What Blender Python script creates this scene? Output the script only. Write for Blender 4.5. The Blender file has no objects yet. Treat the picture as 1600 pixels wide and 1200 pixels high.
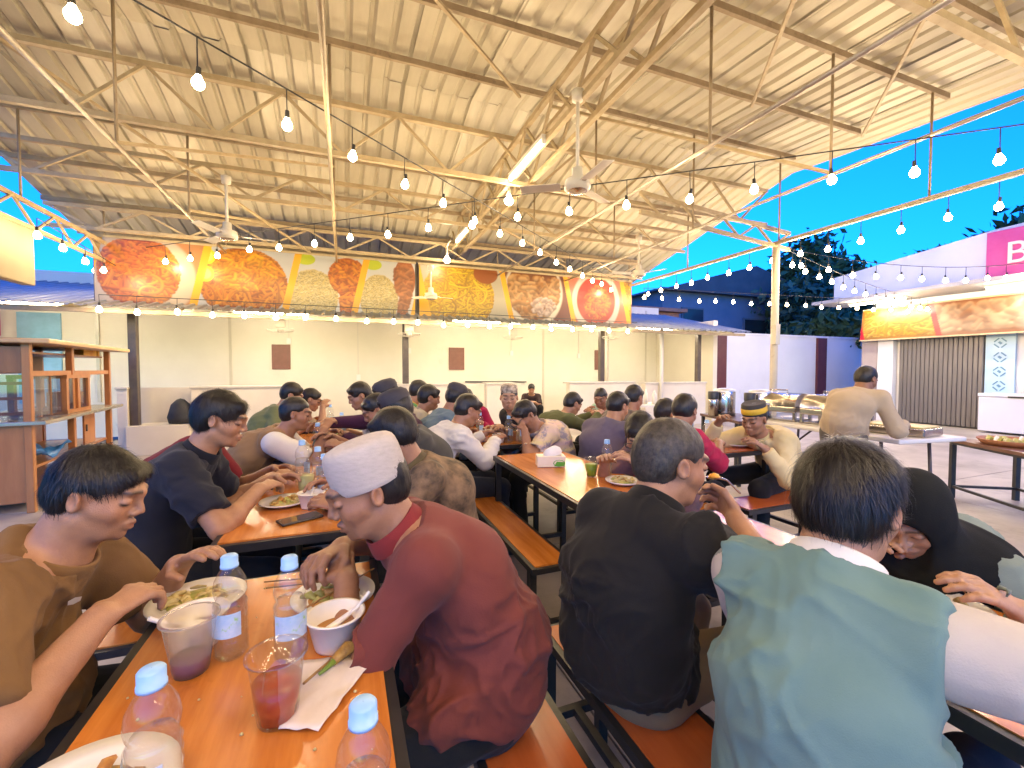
import bpy, bmesh, math, random
import numpy as np
from mathutils import Vector, Matrix

S = bpy.context.scene
C = S.collection
random.seed(7)
rng = np.random.RandomState(11)

# ------------------------------------------------------------------ camera
cam = bpy.data.cameras.new('camera')
cam.sensor_width = 36.0
cam.lens = 36.0 * 680 / 1600
cam.clip_start = 0.02
cam.clip_end = 400
camo = bpy.data.objects.new('camera', cam)
C.objects.link(camo)
camo.location = (0, 0, 1.34)
camo.rotation_euler = (math.radians(90 - 1.94), 0, math.radians(-21.145))
S.camera = camo
# ------------------------------------------------------------------ dusk sky
W = bpy.data.worlds.new('World')
S.world = W
W.use_nodes = True
nt = W.node_tree
bg = nt.nodes['Background']
sky = nt.nodes.new('ShaderNodeTexSky')
sky.sky_type = 'NISHITA'
sky.sun_disc = False
sky.sun_elevation = math.radians(3)
sky.sun_rotation = math.radians(200)
sky.air_density = 1.3
sky.dust_density = 0.2
sky.ozone_density = 6.0
tint = nt.nodes.new('ShaderNodeMix')
tint.data_type = 'RGBA'
tint.blend_type = 'MULTIPLY'
tint.inputs[0].default_value = 1.0
tint.inputs[7].default_value = (0.09, 0.51, 1.0, 1)
nt.links.new(sky.outputs[0], tint.inputs[6])
nt.links.new(tint.outputs[2], bg.inputs[0])
bg.inputs[1].default_value = 1.75
# ------------------------------------------------------------------ exposure
S.view_settings.view_transform = 'Standard'
S.view_settings.look = 'None'
S.view_settings.gamma = 1
S.view_settings.use_curve_mapping = False
S.view_settings.exposure = 0.45
S.render.engine = 'CYCLES'
S.cycles.use_denoising = True
S.cycles.max_bounces = 4
S.cycles.adaptive_threshold = .03
S.cycles.transparent_max_bounces = 16
S.cycles.sample_clamp_indirect = 6
S.cycles.sample_clamp_direct = 40
S.cycles.caustics_reflective = False
S.cycles.caustics_refractive = False
BULB = 175.0      # emission of the string bulbs
TUBE = 44.0       # emission of the tube lamps

# ------------------------------------------------------------------ materials
MATS = {}
def mat(name, col, rough=.6, metal=0., var=None, vscale=6., vstretch=(1, 1, 1), bump=None, attr=None, spec=.5,
        sss=0., sheen=0., emit=None, coat=0., stain=None):
    if name in MATS: return MATS[name]
    m = bpy.data.materials.new(name); m.use_nodes = True
    n = m.node_tree.nodes; L = m.node_tree.links
    b = n['Principled BSDF']
    b.inputs['Roughness'].default_value = rough
    b.inputs['Metallic'].default_value = metal
    b.inputs['Specular IOR Level'].default_value = spec
    if coat: b.inputs['Coat Weight'].default_value = coat; b.inputs['Coat Roughness'].default_value = .12
    c4 = (*col, 1)
    src = None
    tc = n.new('ShaderNodeTexCoord')
    if attr:
        a = n.new('ShaderNodeAttribute'); a.attribute_name = attr; src = a.outputs['Color']
    if var is not None:
        mp = n.new('ShaderNodeMapping'); mp.inputs['Scale'].default_value = vstretch
        L.new(tc.outputs['Object'], mp.inputs[0])
        nz = n.new('ShaderNodeTexNoise'); nz.inputs['Scale'].default_value = vscale; nz.inputs['Detail'].default_value = 6
        nz.inputs['Roughness'].default_value = .62
        L.new(mp.outputs[0], nz.inputs[0])
        rp = n.new('ShaderNodeValToRGB')
        rp.color_ramp.elements[0].position = .32; rp.color_ramp.elements[1].position = .68
        rp.color_ramp.elements[0].color = c4; rp.color_ramp.elements[1].color = (*var, 1)
        L.new(nz.outputs[0], rp.inputs[0])
        if src is None: src = rp.outputs[0]
        else:
            mx = n.new('ShaderNodeMix'); mx.data_type = 'RGBA'; mx.blend_type = 'MULTIPLY'; mx.inputs[0].default_value = 1
            L.new(src, mx.inputs[6]); L.new(rp.outputs[0], mx.inputs[7]); src = mx.outputs[2]
    if stain:
        sc, scol, lo, hi = stain
        nz2 = n.new('ShaderNodeTexNoise'); nz2.inputs['Scale'].default_value = sc; nz2.inputs['Detail'].default_value = 8
        nz2.inputs['Roughness'].default_value = .7
        L.new(tc.outputs['Object'], nz2.inputs[0])
        mr = n.new('ShaderNodeMapRange'); mr.inputs[1].default_value = lo; mr.inputs[2].default_value = hi
        mr.inputs[4].default_value = .85
        L.new(nz2.outputs[0], mr.inputs[0])
        mx = n.new('ShaderNodeMix'); mx.data_type = 'RGBA'
        L.new(mr.outputs[0], mx.inputs[0])
        if src is None: mx.inputs[6].default_value = c4
        else: L.new(src, mx.inputs[6])
        mx.inputs[7].default_value = (*scol, 1); src = mx.outputs[2]
    if src is None: b.inputs['Base Color'].default_value = c4
    else: L.new(src, b.inputs['Base Color'])
    if bump:
        bs, st = bump[:2]
        nb = n.new('ShaderNodeTexNoise'); nb.inputs['Scale'].default_value = bs; nb.inputs['Detail'].default_value = 4
        if len(bump) > 2:
            mp2 = n.new('ShaderNodeMapping'); mp2.inputs['Scale'].default_value = bump[2]
            L.new(tc.outputs['Object'], mp2.inputs[0]); L.new(mp2.outputs[0], nb.inputs[0])
        else: L.new(tc.outputs['Object'], nb.inputs[0])
        bp = n.new('ShaderNodeBump'); bp.inputs['Strength'].default_value = st; bp.inputs['Distance'].default_value = .01
        L.new(nb.outputs[0], bp.inputs['Height']); L.new(bp.outputs[0], b.inputs['Normal'])
    if sss:
        b.inputs['Subsurface Weight'].default_value = sss
        b.inputs['Subsurface Radius'].default_value = (.012, .005, .003)
        b.inputs['Subsurface Scale'].default_value = 1.0
    if sheen: b.inputs['Sheen Weight'].default_value = sheen; b.inputs['Sheen Roughness'].default_value = .5
    if emit: b.inputs['Emission Color'].default_value = (*emit[0], 1); b.inputs['Emission Strength'].default_value = emit[1]
    MATS[name] = m
    return m

def clear_mat(name, tintc, refl=.06, rough=.05, milk=.05):
    """thin clear plastic: see-through with a fresnel gloss"""
    if name in MATS: return MATS[name]
    m = bpy.data.materials.new(name); m.use_nodes = True
    n = m.node_tree.nodes; L = m.node_tree.links
    n.remove(n['Principled BSDF'])
    tr = n.new('ShaderNodeBsdfTransparent'); tr.inputs[0].default_value = (*tintc, 1)
    gl = n.new('ShaderNodeBsdfGlossy'); gl.inputs['Roughness'].default_value = rough
    fr = n.new('ShaderNodeLayerWeight'); fr.inputs[0].default_value = .5
    pw = n.new('ShaderNodeMath'); pw.operation = 'POWER'; pw.inputs[1].default_value = 3.5
    ad = n.new('ShaderNodeMath'); ad.operation = 'MULTIPLY_ADD'; ad.inputs[1].default_value = .5; ad.inputs[2].default_value = refl; ad.use_clamp = True
    mx = n.new('ShaderNodeMixShader')
    L.new(fr.outputs['Facing'], pw.inputs[0]); L.new(pw.outputs[0], ad.inputs[0]); L.new(ad.outputs[0], mx.inputs[0])
    tl = n.new('ShaderNodeBsdfTranslucent'); tl.inputs[0].default_value = (.95, .95, .95, 1); m0 = n.new('ShaderNodeMixShader'); m0.inputs[0].default_value = milk
    L.new(tr.outputs[0], m0.inputs[1]); L.new(tl.outputs[0], m0.inputs[2])
    L.new(m0.outputs[0], mx.inputs[1]); L.new(gl.outputs[0], mx.inputs[2])
    L.new(mx.outputs[0], n['Material Output'].inputs[0])
    MATS[name] = m
    return m

# ------------------------------------------------------------------ mesh helpers
class MB:
    def __init__(s): s.v = []; s.f = []; s.m = []; s.cur = 0
    def add(s, vs, fs):
        o = len(s.v); s.v += [tuple(p) for p in vs]
        s.f += [tuple(i + o for i in f) for f in fs]; s.m += [s.cur] * len(fs)
        return s
    def box(s, c, d, rz=0, rx=0, ry=0):
        x, y, z = d[0] / 2, d[1] / 2, d[2] / 2
        vs = [Vector(p) for p in ((-x, -y, -z), (x, -y, -z), (x, y, -z), (-x, y, -z), (-x, -y, z), (x, -y, z), (x, y, z), (-x, y, z))]
        if rz or rx or ry:
            M = Matrix.Rotation(rz, 3, 'Z') @ Matrix.Rotation(ry, 3, 'Y') @ Matrix.Rotation(rx, 3, 'X'); vs = [M @ p for p in vs]
        c = Vector(c)
        return s.add([p + c for p in vs], [(0, 3, 2, 1), (4, 5, 6, 7), (0, 1, 5, 4), (1, 2, 6, 5), (2, 3, 7, 6), (3, 0, 4, 7)])
    def bar(s, a, b, w, h=None, up=(0, 0, 1)):
        """square bar from a to b"""
        a = Vector(a); b = Vector(b); h = h or w
        d = (b - a); L = d.length
        if L < 1e-6: return s
        d /= L; u = Vector(up)
        if abs(d.dot(u)) > .98: u = Vector((0, 1, 0))
        r = d.cross(u).normalized(); u = r.cross(d)
        vs = []
        for p in (a, b):
            for i, j in ((-1, -1), (1, -1), (1, 1), (-1, 1)): vs.append(p + r * (i * w / 2) + u * (j * h / 2))
        return s.add(vs, [(0, 3, 2, 1), (4, 5, 6, 7), (0, 1, 5, 4), (1, 2, 6, 5), (2, 3, 7, 6), (3, 0, 4, 7)])
    def cyl(s, a, b, r0, r1=None, n=12, cap=True):
        r1 = r0 if r1 is None else r1
        a = Vector(a); b = Vector(b); d = (b - a).normalized()
        u = Vector((0, 0, 1)) if abs(d.z) < .9 else Vector((1, 0, 0))
        x = d.cross(u).normalized(); y = d.cross(x)
        vs = []; fs = []
        for p, r in ((a, r0), (b, r1)):
            for i in range(n):
                t = 2 * math.pi * i / n; vs.append(p + x * (r * math.cos(t)) + y * (r * math.sin(t)))
        for i in range(n): j = (i + 1) % n; fs.append((i, i + n, j + n, j))
        if cap: fs += [tuple(range(n)), tuple(reversed(range(n, 2 * n)))]
        return s.add(vs, fs)
    def tube(s, pts, r, n=6):
        P = [Vector(p) for p in pts]; vs = []; fs = []
        for k, p in enumerate(P):
            d = (P[min(k + 1, len(P) - 1)] - P[max(k - 1, 0)]).normalized()
            u = Vector((0, 0, 1)) if abs(d.z) < .9 else Vector((1, 0, 0))
            x = d.cross(u).normalized(); y = d.cross(x)
            rr = r[k] if isinstance(r, (list, tuple)) else r
            for i in range(n):
                t = 2 * math.pi * i / n; vs.append(p + x * (rr * math.cos(t)) + y * (rr * math.sin(t)))
        for k in range(len(P) - 1):
            for i in range(n):
                j = (i + 1) % n; fs.append((k * n + i, k * n + j, k * n + n + j, k * n + n + i))
        return s.add(vs, fs)
    def lathe(s, prof, n=24, c=(0, 0, 0), sx=1, sy=1, M=None):
        vs = []; fs = []; c = Vector(c)
        for r, z in prof:
            for i in range(n):
                t = 2 * math.pi * i / n; p = Vector((r * math.cos(t) * sx, r * math.sin(t) * sy, z))
                vs.append((M @ p if M else p) + c)
        for k in range(len(prof) - 1):
            for i in range(n):
                j = (i + 1) % n; fs.append((k * n + i, k * n + j, k * n + n + j, k * n + n + i))
        return s.add(vs, fs)
    def build(s, name, m, parent=None, smooth=False, bevel=0):
        me = bpy.data.meshes.new(name); me.from_pydata(s.v, [], s.f)
        for k in (m if isinstance(m, (list, tuple)) else [m]): me.materials.append(k)
        if isinstance(m, (list, tuple)): me.polygons.foreach_set('material_index', s.m)
        if smooth: me.polygons.foreach_set('use_smooth', [True] * len(s.f))
        me.update()
        return put(name, me, parent, bevel)

def put(name, me, parent=None, bevel=0):
    o = bpy.data.objects.new(name, me); C.objects.link(o)
    if parent is not None: o.parent = parent
    if bevel:
        b = o.modifiers.new('bevel', 'BEVEL'); b.width = bevel; b.segments = 2; b.limit_method = 'ANGLE'
    return o
def tag(o, label=None, cat=None, group=None, kind=None):
    for k, v in (('label', label), ('category', cat), ('group', group), ('kind', kind)):
        if v: o[k] = v
    return o
def thing(name, label, cat, loc=(0, 0, 0), rz=0, group=None):
    o = bpy.data.objects.new(name, None); C.objects.link(o); o.empty_display_size = .05
    o.location = loc; o.rotation_euler = (0, 0, rz)
    return tag(o, label, cat, group)
def structure(o): o['kind'] = 'structure'; return o
def copy_tree(o, parent=None):
    c = o.copy(); C.objects.link(c)
    if parent is not None: c.parent = parent
    for ch in list(o.children): copy_tree(ch, c)
    return c
def np_mesh(name, v, f, mats, colors=None, smooth=True, mi=None, attr='Col'):
    me = bpy.data.meshes.new(name)
    v = np.asarray(v, np.float32); f = np.asarray(f, np.int32)
    k = f.shape[1]
    me.vertices.add(len(v)); me.vertices.foreach_set('co', v.ravel())
    me.loops.add(f.size); me.loops.foreach_set('vertex_index', f.ravel())
    me.polygons.add(len(f)); me.polygons.foreach_set('loop_start', np.arange(0, f.size, k, dtype=np.int32))
    if hasattr(me.polygons[0] if len(f) else None, 'loop_total'):
        try: me.polygons.foreach_set('loop_total', np.full(len(f), k, np.int32))
        except Exception: pass
    for m in mats: me.materials.append(m)
    if mi is not None: me.polygons.foreach_set('material_index', mi.astype(np.int32))
    if smooth: me.polygons.foreach_set('use_smooth', np.ones(len(f), bool))
    me.update(calc_edges=True); me.validate()
    if colors is not None:
        a = me.color_attributes.new(attr, 'FLOAT_COLOR', 'POINT')
        c4 = np.ones((len(v), 4), np.float32); c4[:, :3] = colors
        a.data.foreach_set('color', c4.ravel())
    return me

# ------------------------------------------------------------------ noise
_perm = rng.permutation(256); _perm = np.concatenate([_perm, _perm, _perm])
_grad = rng.normal(size=(256, 3)); _grad /= np.linalg.norm(_grad, axis=1)[:, None]
def pnoise(p):
    p = np.asarray(p, float); i = np.floor(p).astype(int); f = p - i
    u = f * f * f * (f * (f * 6 - 15) + 10); i &= 255
    out = 0
    for dx in (0, 1):
        for dy in (0, 1):
            for dz in (0, 1):
                h = _perm[_perm[_perm[i[..., 0] + dx] + i[..., 1] + dy] + i[..., 2] + dz] & 255
                g = _grad[h]
                d = g[..., 0] * (f[..., 0] - dx) + g[..., 1] * (f[..., 1] - dy) + g[..., 2] * (f[..., 2] - dz)
                w = (u[..., 0] if dx else 1 - u[..., 0]) * (u[..., 1] if dy else 1 - u[..., 1]) * (u[..., 2] if dz else 1 - u[..., 2])
                out = out + w * d
    return out * 1.5
def n2(x, y, z=0.):
    return pnoise(np.stack([x, y, np.full_like(x, z)], -1))
def sst(a, b, x): t = np.clip((x - a) / (b - a), 0, 1); return t * t * (3 - 2 * t)

# ================================================================== SETTING
M_conc = mat('concrete', (.34, .29, .23), .5, var=(.52, .46, .38), vscale=1.3, bump=(30, .15), stain=(1.7, (.20, .16, .12), .52, .78))
M_ground = mat('ground', (.12, .11, .1), .9, var=(.2, .18, .15), vscale=.6)
M_cream = mat('cream_wall', (.70, .63, .50), .85, var=(.78, .71, .58), vscale=.8, bump=(14, .12), stain=(.9, (.52, .45, .34), .6, .85))
M_white = mat('white_wall', (.70, .68, .67), .8, var=(.78, .76, .75), vscale=.7, bump=(14, .1), stain=(1.1, (.45, .43, .40), .62, .9))
M_counter = mat('counter_paint', (.66, .58, .46), .6, var=(.74, .67, .55), vscale=1.5, bump=(20, .06))
M_brown = mat('brown_paint', (.085, .033, .025), .5, var=(.12, .05, .035), vscale=5)
M_post = mat('dark_post', (.06, .045, .04), .4, var=(.1, .075, .06), vscale=8)
M_steel = mat('cream_steel', (.46, .37, .23), .45, var=(.36, .27, .15), vscale=9, stain=(14, (.22, .13, .06), .62, .8))
M_purlin = mat('primer_steel', (.36, .28, .18), .55, var=(.27, .20, .12), vscale=7, stain=(10, (.12, .07, .035), .55, .8))
M_pipe = mat('galvanised_pipe', (.55, .50, .44), .3, metal=.6, var=(.42, .36, .29), vscale=12)
M_black = mat('black_steel', (.016, .015, .014), .38, var=(.03, .027, .024), vscale=14)

# floor: cast slabs with open joints
fl = structure(MB().box((6, 3, -.085), (60, 60, .05)).build('ground', M_ground))
floor = structure(MB().box((4.6, 2.9, -.045), (17.4, 15.2, .03)).build('floor', mat('joint_mortar', (.12, .1, .08), .9)))
for i in range(7):
    for j in range(6):
        w = 2.45
        MB().box((-2.8 + i * 2.46, -3.2 + j * 2.46, -.014 + random.uniform(-.001, .001)), (w, w, .028)).build('floor_slab', M_conc, floor)

# ---------------------------------------------------------------- pavilion roof
def roof_z(y): return 4.20 + .066 * y if y < 5.2 else 4.543 - .242 * (y - 5.2)
M_sheet = [mat('roof_sheet_%d' % k, c, .5, metal=.25, var=v, vscale=2.2, vstretch=(3.5, .5, 1), bump=(4, .08), stain=(1.1, (.40, .34, .24), .64, .95))
           for k, (c, v) in enumerate([((.58, .535, .42), (.50, .455, .34)), ((.52, .475, .37), (.44, .40, .30)), ((.66, .62, .51), (.56, .52, .41))])]
roof = thing('pavilion_roof', 'corrugated metal roof on cream steel trusses over the dining tables', 'roof', (1.5, 3, 0))
def RL(p): return (p[0] - 1.5, p[1] - 3, p[2])
def sheet_mesh(y0, y1, dz, mi, seed):
    r = random.Random(seed); w = .815; n = 4
    xs = []
    for k in range(n):
        b = k * w / n
        xs += [(b, 0), (b + .13, 0), (b + .145, .03), (b + .175, .03)]
    xs.append((w, 0))
    m = MB(); ny = 7
    ph = r.uniform(0, 6)
    for j in range(ny):
        y = y0 + (y1 - y0) * j / (ny - 1)
        for k, (x, h) in enumerate(xs):
            m.v.append((x - w / 2, y - 3, roof_z(y) + .06 + dz + h + .006 * math.sin(ph + 2.1 * y + .7 * k)))
    nx = len(xs)
    for j in range(ny - 1):
        for k in range(nx - 1):
            m.f.append((j * nx + k, j * nx + k + 1, (j + 1) * nx + k + 1, (j + 1) * nx + k)); m.m.append(0)
    return m
for row, (y0, y1, dz) in enumerate([(-3.2, .9, .008), (.7, 5.2, 0), (5.2, 7.4, 0), (7.2, 9.7, .008)]):
    for i in range(14):
        o = sheet_mesh(y0, y1, dz + (i % 2) * .004, 0, row * 50 + i).build('roof_sheet', random.choice([M_sheet[0], M_sheet[0], M_sheet[1], M_sheet[2]]), roof)
        o.location = (-4.0 + .39 + i * .787 - 1.5, 0, 0)
for y in (-2.4, -1.5, -.6, .3, 1.2, 2.1, 2.88, 3.78, 4.66, 5.6, 6.5, 7.4, 8.3, 9.2):
    z = roof_z(y)
    MB().bar(RL((-4.0, y, z)), RL((6.35, y, z)), .036, .06).build('purlin', M_purlin, roof)
MB().box(RL((1.48, 5.2, 4.665)), (10.95, .7, .012)).build('ridge_plate', M_purlin, roof)

def truss(a, b, depth, n, w=.045, m=None, brace=True):
    """lattice girder: two chords (the part) with the webs as sub-parts"""
    a = Vector(a); b = Vector(b); m = m or M_steel
    mb = MB().bar(RL(a), RL(b), w, w).bar(RL(a - Vector((0, 0, depth))), RL(b - Vector((0, 0, depth))), w, w)
    t = mb.build('truss', m, roof)
    for k in range(n):
        p = a.lerp(b, k / n); q = a.lerp(b, (k + 1) / n); mid = a.lerp(b, (k + .5) / n)
        lo = Vector((0, 0, -depth))
        MB().bar(RL(p), RL(mid + lo), w * .55, w * .55).build('web_bar', m, t)
        MB().bar(RL(mid + lo), RL(q), w * .55, w * .55).build('web_bar', m, t)
    return t
# girders across (along x)
for y, zt, dp, n in ((-1.6, 3.95, .5, 9), (1.65, 4.05, .5, 9), (5.0, 4.12, .52, 9), (6.75, 3.98, .36, 9), (8.15, 3.68, .3, 9)):
    truss((-3.9, y, zt), (6.2, y, zt), dp, n, .05)
# main box girder along y
for dx in (-.12, .12): truss((2.06 + dx, -2.6, 4.13), (2.06 + dx, 8.9, 4.0 if dx < 0 else 4.0), .40, 16, .05)
truss((-3.3, -2.6, 3.22), (-3.3, 8.6, 3.22), .27, 15, .045)
truss((3.6, 4.72, 3.62), (6.35, 4.72, 3.40), .24, 4, .05)
# hanging grid of pipes and rods
for x in (-1.75, -.09, 2.9, 4.42):
    MB().cyl(RL((x, -2.8, 3.22)), RL((x, 8.7, 3.22)), .018, n=10).build('tie_pipe', M_pipe if x != -.09 else M_steel, roof, True)
MB().bar(RL((6.05, -2.8, 3.22)), RL((6.05, 9.3, 3.22)), .05).build('eave_beam', M_pipe, roof)
for x in (-3.3, -1.75, -.09, 2.9, 4.42, 6.05):
    for y in (-.6, 1.2, 2.88, 4.66, 6.5, 8.3):
        MB().cyl(RL((x, y, 3.22)), RL((x, y, roof_z(y) - .03)), .013, n=8).build('hanger_rod', M_purlin, roof, True)
for (x0, y0, z0), (x1, y1, z1) in (((2.06, 1.2, 3.7), (4.42, 3.78, 4.36)), ((4.42, 2.88, 3.24), (2.3, 4.66, 4.40)), ((4.42, 2.1, 4.30), (6.4, 3.78, 4.40)), ((-1.75, 2.1, 4.3), (-3.3, 5.6, 4.35)),
                                   ((-1.75, 4.66, 3.24), (-.09, 6.5, 4.10)), ((2.9, 1.2, 4.26), (6.05, 2.1, 4.28)), ((-.09, 2.88, 4.3), (1.9, 4.66, 4.42)), ((2.2, 6.5, 3.6), (4.42, 8.3, 3.6)), ((-1.75, 6.5, 3.3), (-.3, 8.3, 3.7)),
                                   ((-3.3, 2.9, 4.1), (-.5, 8.1, 3.3))):
    MB().bar(RL((x0, y0, z0)), RL((x1, y1, z1)), .028).build('brace_bar', M_steel, roof)
# posts carrying the roof
for x, y, zt in ((6.1, 4.74, 3.22), (6.1, -1.4, 3.22), (-3.45, -1.4, 3.22), (6.1, 9.25, 3.22)):
    p = MB().cyl(RL((x, y, .0)), RL((x, y, zt)), .052, n=16).build('post', mat('post_paint', (.58, .50, .38), .5, var=(.66, .58, .46), vscale=4, stain=(8, (.3, .2, .12), .6, .85)), roof, True)
    MB().box(RL((x, y, .01)), (.2, .2, .02)).build('base_plate', M_steel, p)
MB().box(RL((6.03, 4.66, 1.86)), (.09, .07, .30)).build('switch_box', mat('switch_box', (.62, .57, .46), .5, var=(.68, .62, .5), vscale=9), roof, bevel=.006)

# ---------------------------------------------------------------- back stall row
stall = thing('stall_building', 'cream walled row of food stalls behind the dining tables', 'building', (1.5, 9.6, 0))
def SL(p): return (p[0] - 1.5, p[1] - 9.6, p[2])
MB().box(SL((.9, 10.95, 1.6)), (16.2, .2, 3.2)).build('wall', M_cream, stall)
MB().box(SL((9.0, 9.75, 1.3)), (.14, 2.2, 2.6)).build('wall', M_cream, stall)
for x in (-3.06, 1.105, 5.463, 8.28):
    MB().box(SL((x, 8.5, 1.12)), (.11, .11, 2.24)).build('post', M_post, stall, bevel=.008)
# wall notices
for x0, x1, y0, y1 in ((425, 454, 538, 577), (702, 726, 543, 578), (930, 947, 547, 578)):
    def wy(px, py, Y=10.8):
        u = (px - 800) / 680; d = Y / (.9327 - u * .3607); return (d * (.3607 + u * .9327), 1.34 + (577 - py) / 680 * d)
    a = wy(x0, y0); b = wy(x1, y1)
    MB().box(SL(((a[0] + b[0]) / 2, 10.83, (a[1] + b[1]) / 2)), (b[0] - a[0], .03, a[1] - b[1])).build('notice_board', mat('notice', (.17, .06, .035), .5, var=(.21, .08, .05), vscale=9), stall, bevel=.006)
for px, py in ((640, 548), (800, 552), (452, 533), (905, 556), (560, 590)):
    x_, z_ = wy(px, py); MB().box(SL((x_, 10.835, z_)), (.09, .03, .13)).build('wall_socket', mat('socket_white', (.75, .72, .66), .4), stall, bevel=.004)
    MB().bar(SL((x_, 10.84, z_ + .07)), SL((x_, 10.84, 2.9)), .02).build('conduit', mat('conduit', (.66, .60, .5), .5), stall)
for px in (360, 850, 1010):
    x_, z_ = wy(px, 560); MB().box(SL((x_, 10.845, 1.6)), (.05, .02, 3.0)).build('wall_joint', mat('joint_cream', (.55, .48, .36), .7, var=(.6, .53, .4), vscale=4), stall)
MB().bar(SL((2.9, 10.82, 1.02)), SL((4.6, 10.82, 1.0)), .03).build('wall_rail', M_post, stall)
# two lit door/window leaves on the left
for x, w, c in ((-5.3, .62, (.30, .52, .66)), (-4.45, .05, (.62, .56, .44))):
    MB().box(SL((x, 10.82, 1.55)), (w, .04, 1.7)).build('window', mat('pale_blue_pane_%d' % int(w * 100), c, .2, var=tuple(k * .8 for k in c), vscale=4), stall)
# vertical pipe right
MB().cyl(SL((6.9, 8.2, .0)), SL((6.9, 8.2, 2.28)), .045, n=12).build('rain_pipe', mat('pvc', (.62, .58, .52), .4), stall, True)
# low counter wall with niche
def counter(x0, x1, h=1.03, y=8.4, th=.16):
    MB().box(SL(((x0 + x1) / 2, y + th / 2, h / 2)), (x1 - x0, th, h)).build('counter_wall', M_counter, stall, bevel=.006)
    MB().box(SL(((x0 + x1) / 2, y + th / 2 + .05, h + .017)), (x1 - x0 + .03, th + .16, .034)).build('counter_top', mat('counter_stone', (.66, .61, .53), .3, var=(.58, .52, .44), vscale=9), stall, bevel=.006)
counter(-3.25, -3.12); counter(-2.3, -.85); counter(.55, 2.2); counter(2.7, 3.3); counter(4.6, 6.3); counter(6.5, 8.3, 1.0, 8.25)
MB().box(SL((-2.71, 8.56, .23)), (.82, .5, .46)).build('niche_ledge', M_counter, stall, bevel=.006)
MB().box(SL((-2.71, 8.86, .52)), (.82, .08, 1.04)).build('niche_back', M_counter, stall)
MB().box(SL((-.80, 8.45, .52)), (.07, .3, 1.06)).build('counter_end', mat('olive_edge', (.30, .31, .14), .5, var=(.36, .36, .18), vscale=6), stall)

# sloping tin canopy in front of the stalls: corrugated sheets one by one
M_tin = mat('blue_grey_tin', (.20, .23, .27), .45, metal=.3, var=(.27, .29, .32), vscale=3, vstretch=(4, .6, 1), stain=(3, (.28, .25, .22), .6, .85))
canopy = thing('stall_canopy', 'long lean-to tin canopy sloping down in front of the food stalls', 'canopy', (1.5, 9, 0))
def canopy_sheet(w=.8, y0=7.75, y1=10.85, z0=2.22, z1=2.98):
    m = MB(); n = 5; xs = []
    for k in range(n):
        b = k * w / n; xs += [(b, 0), (b + .095, 0), (b + .11, .028), (b + .145, .028)]
    xs.append((w, 0)); nx = len(xs)
    for yy, zz in ((y0, z0), ((y0 + y1) / 2, (z0 + z1) / 2), (y1, z1)):
        for x, h in xs: m.v.append((x, yy - 9, zz + h))
    for j in range(2):
        for k in range(nx - 1):
            m.f.append((j * nx + k, j * nx + k + 1, (j + 1) * nx + k + 1, (j + 1) * nx + k)); m.m.append(0)
    return m
c0 = canopy_sheet().build('canopy_sheet', M_tin, canopy); c0.location.x = -6.6 - 1.5
for i in range(1, 20):
    o = c0.copy(); C.objects.link(o); o.location.x = -6.6 - 1.5 + i * .79; o.location.z = .004 * (i % 2)
MB().bar((-8.1, 7.86 - 9, 2.17), (7.6, 7.86 - 9, 2.17), .05, .06).build('front_beam', M_purlin, canopy)
MB().bar((-8.1, 9.2 - 9, 2.50), (7.6, 9.2 - 9, 2.50), .05, .08).build('middle_beam', M_steel, canopy)
for i in range(12):
    MB().bar((-7.9 + i * 1.38, 7.9 - 9, 2.19), (-7.9 + i * 1.38, 10.8 - 9, 2.90), .04, .07).build('rafter', M_steel, canopy)

# fascia board on the left side
fb = tag(MB().box((0, 0, .32), (.12, 4.4, .64)).build('fascia_board', mat('fascia_cream', (.27, .23, .155), .7, var=(.32, .27, .185), vscale=1.2, stain=(2, (.5, .42, .27), .6, .85)), None, bevel=.01), 'plain cream fascia board hanging under the roof at left', 'board')
fb.location = (-3.36, 4.5, 2.30)
sgn = thing('stall_sign', 'pink stall sign with mint green block letters above the wooden cabinet', 'sign', (-6.25, 10.4, 1.95))
MB().box((0, 0, .26), (1.25, .05, .56)).build('panel', mat('sign_pink', (.52, .05, .13), .5, var=(.6, .08, .18), vscale=3), sgn)
def text(body, size, loc, m, parent, rot, name='lettering', ext=.004):
    cu = bpy.data.curves.new(name, 'FONT'); cu.body = body; cu.size = size; cu.extrude = ext; cu.align_x = 'LEFT'
    o = bpy.data.objects.new(name + '_tmp', cu); C.objects.link(o)
    dg = bpy.context.evaluated_depsgraph_get()
    me = bpy.data.meshes.new_from_object(o.evaluated_get(dg)); bpy.data.objects.remove(o)
    me.materials.clear(); me.materials.append(m)
    t = put(name, me, parent); t.location = loc; t.rotation_euler = rot
    return t
text('KA', .42, (-.55, -.032, .05), mat('letter_mint', (.35, .68, .5), .5), sgn, (math.pi / 2, 0, 0))

# boundary wall on the right, behind the buffet
bw = thing('boundary_wall', 'long pale boundary wall with dark red pilasters behind the buffet', 'wall', (13.4, 9.6, 0))
MB().box((0, 0, 1.17), (8.6, .18, 2.34)).build('wall', M_white, bw)
MB().box((0, 0, 2.37), (8.64, .26, .06)).build('coping', M_white, bw)
for x in (10.05, 14.32):
    MB().box((x - 13.4, -.11, 1.17), (.42, .1, 2.33)).build('pilaster', mat('dark_red', (.10, .018, .022), .5, var=(.13, .03, .03), vscale=4), bw)

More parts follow.
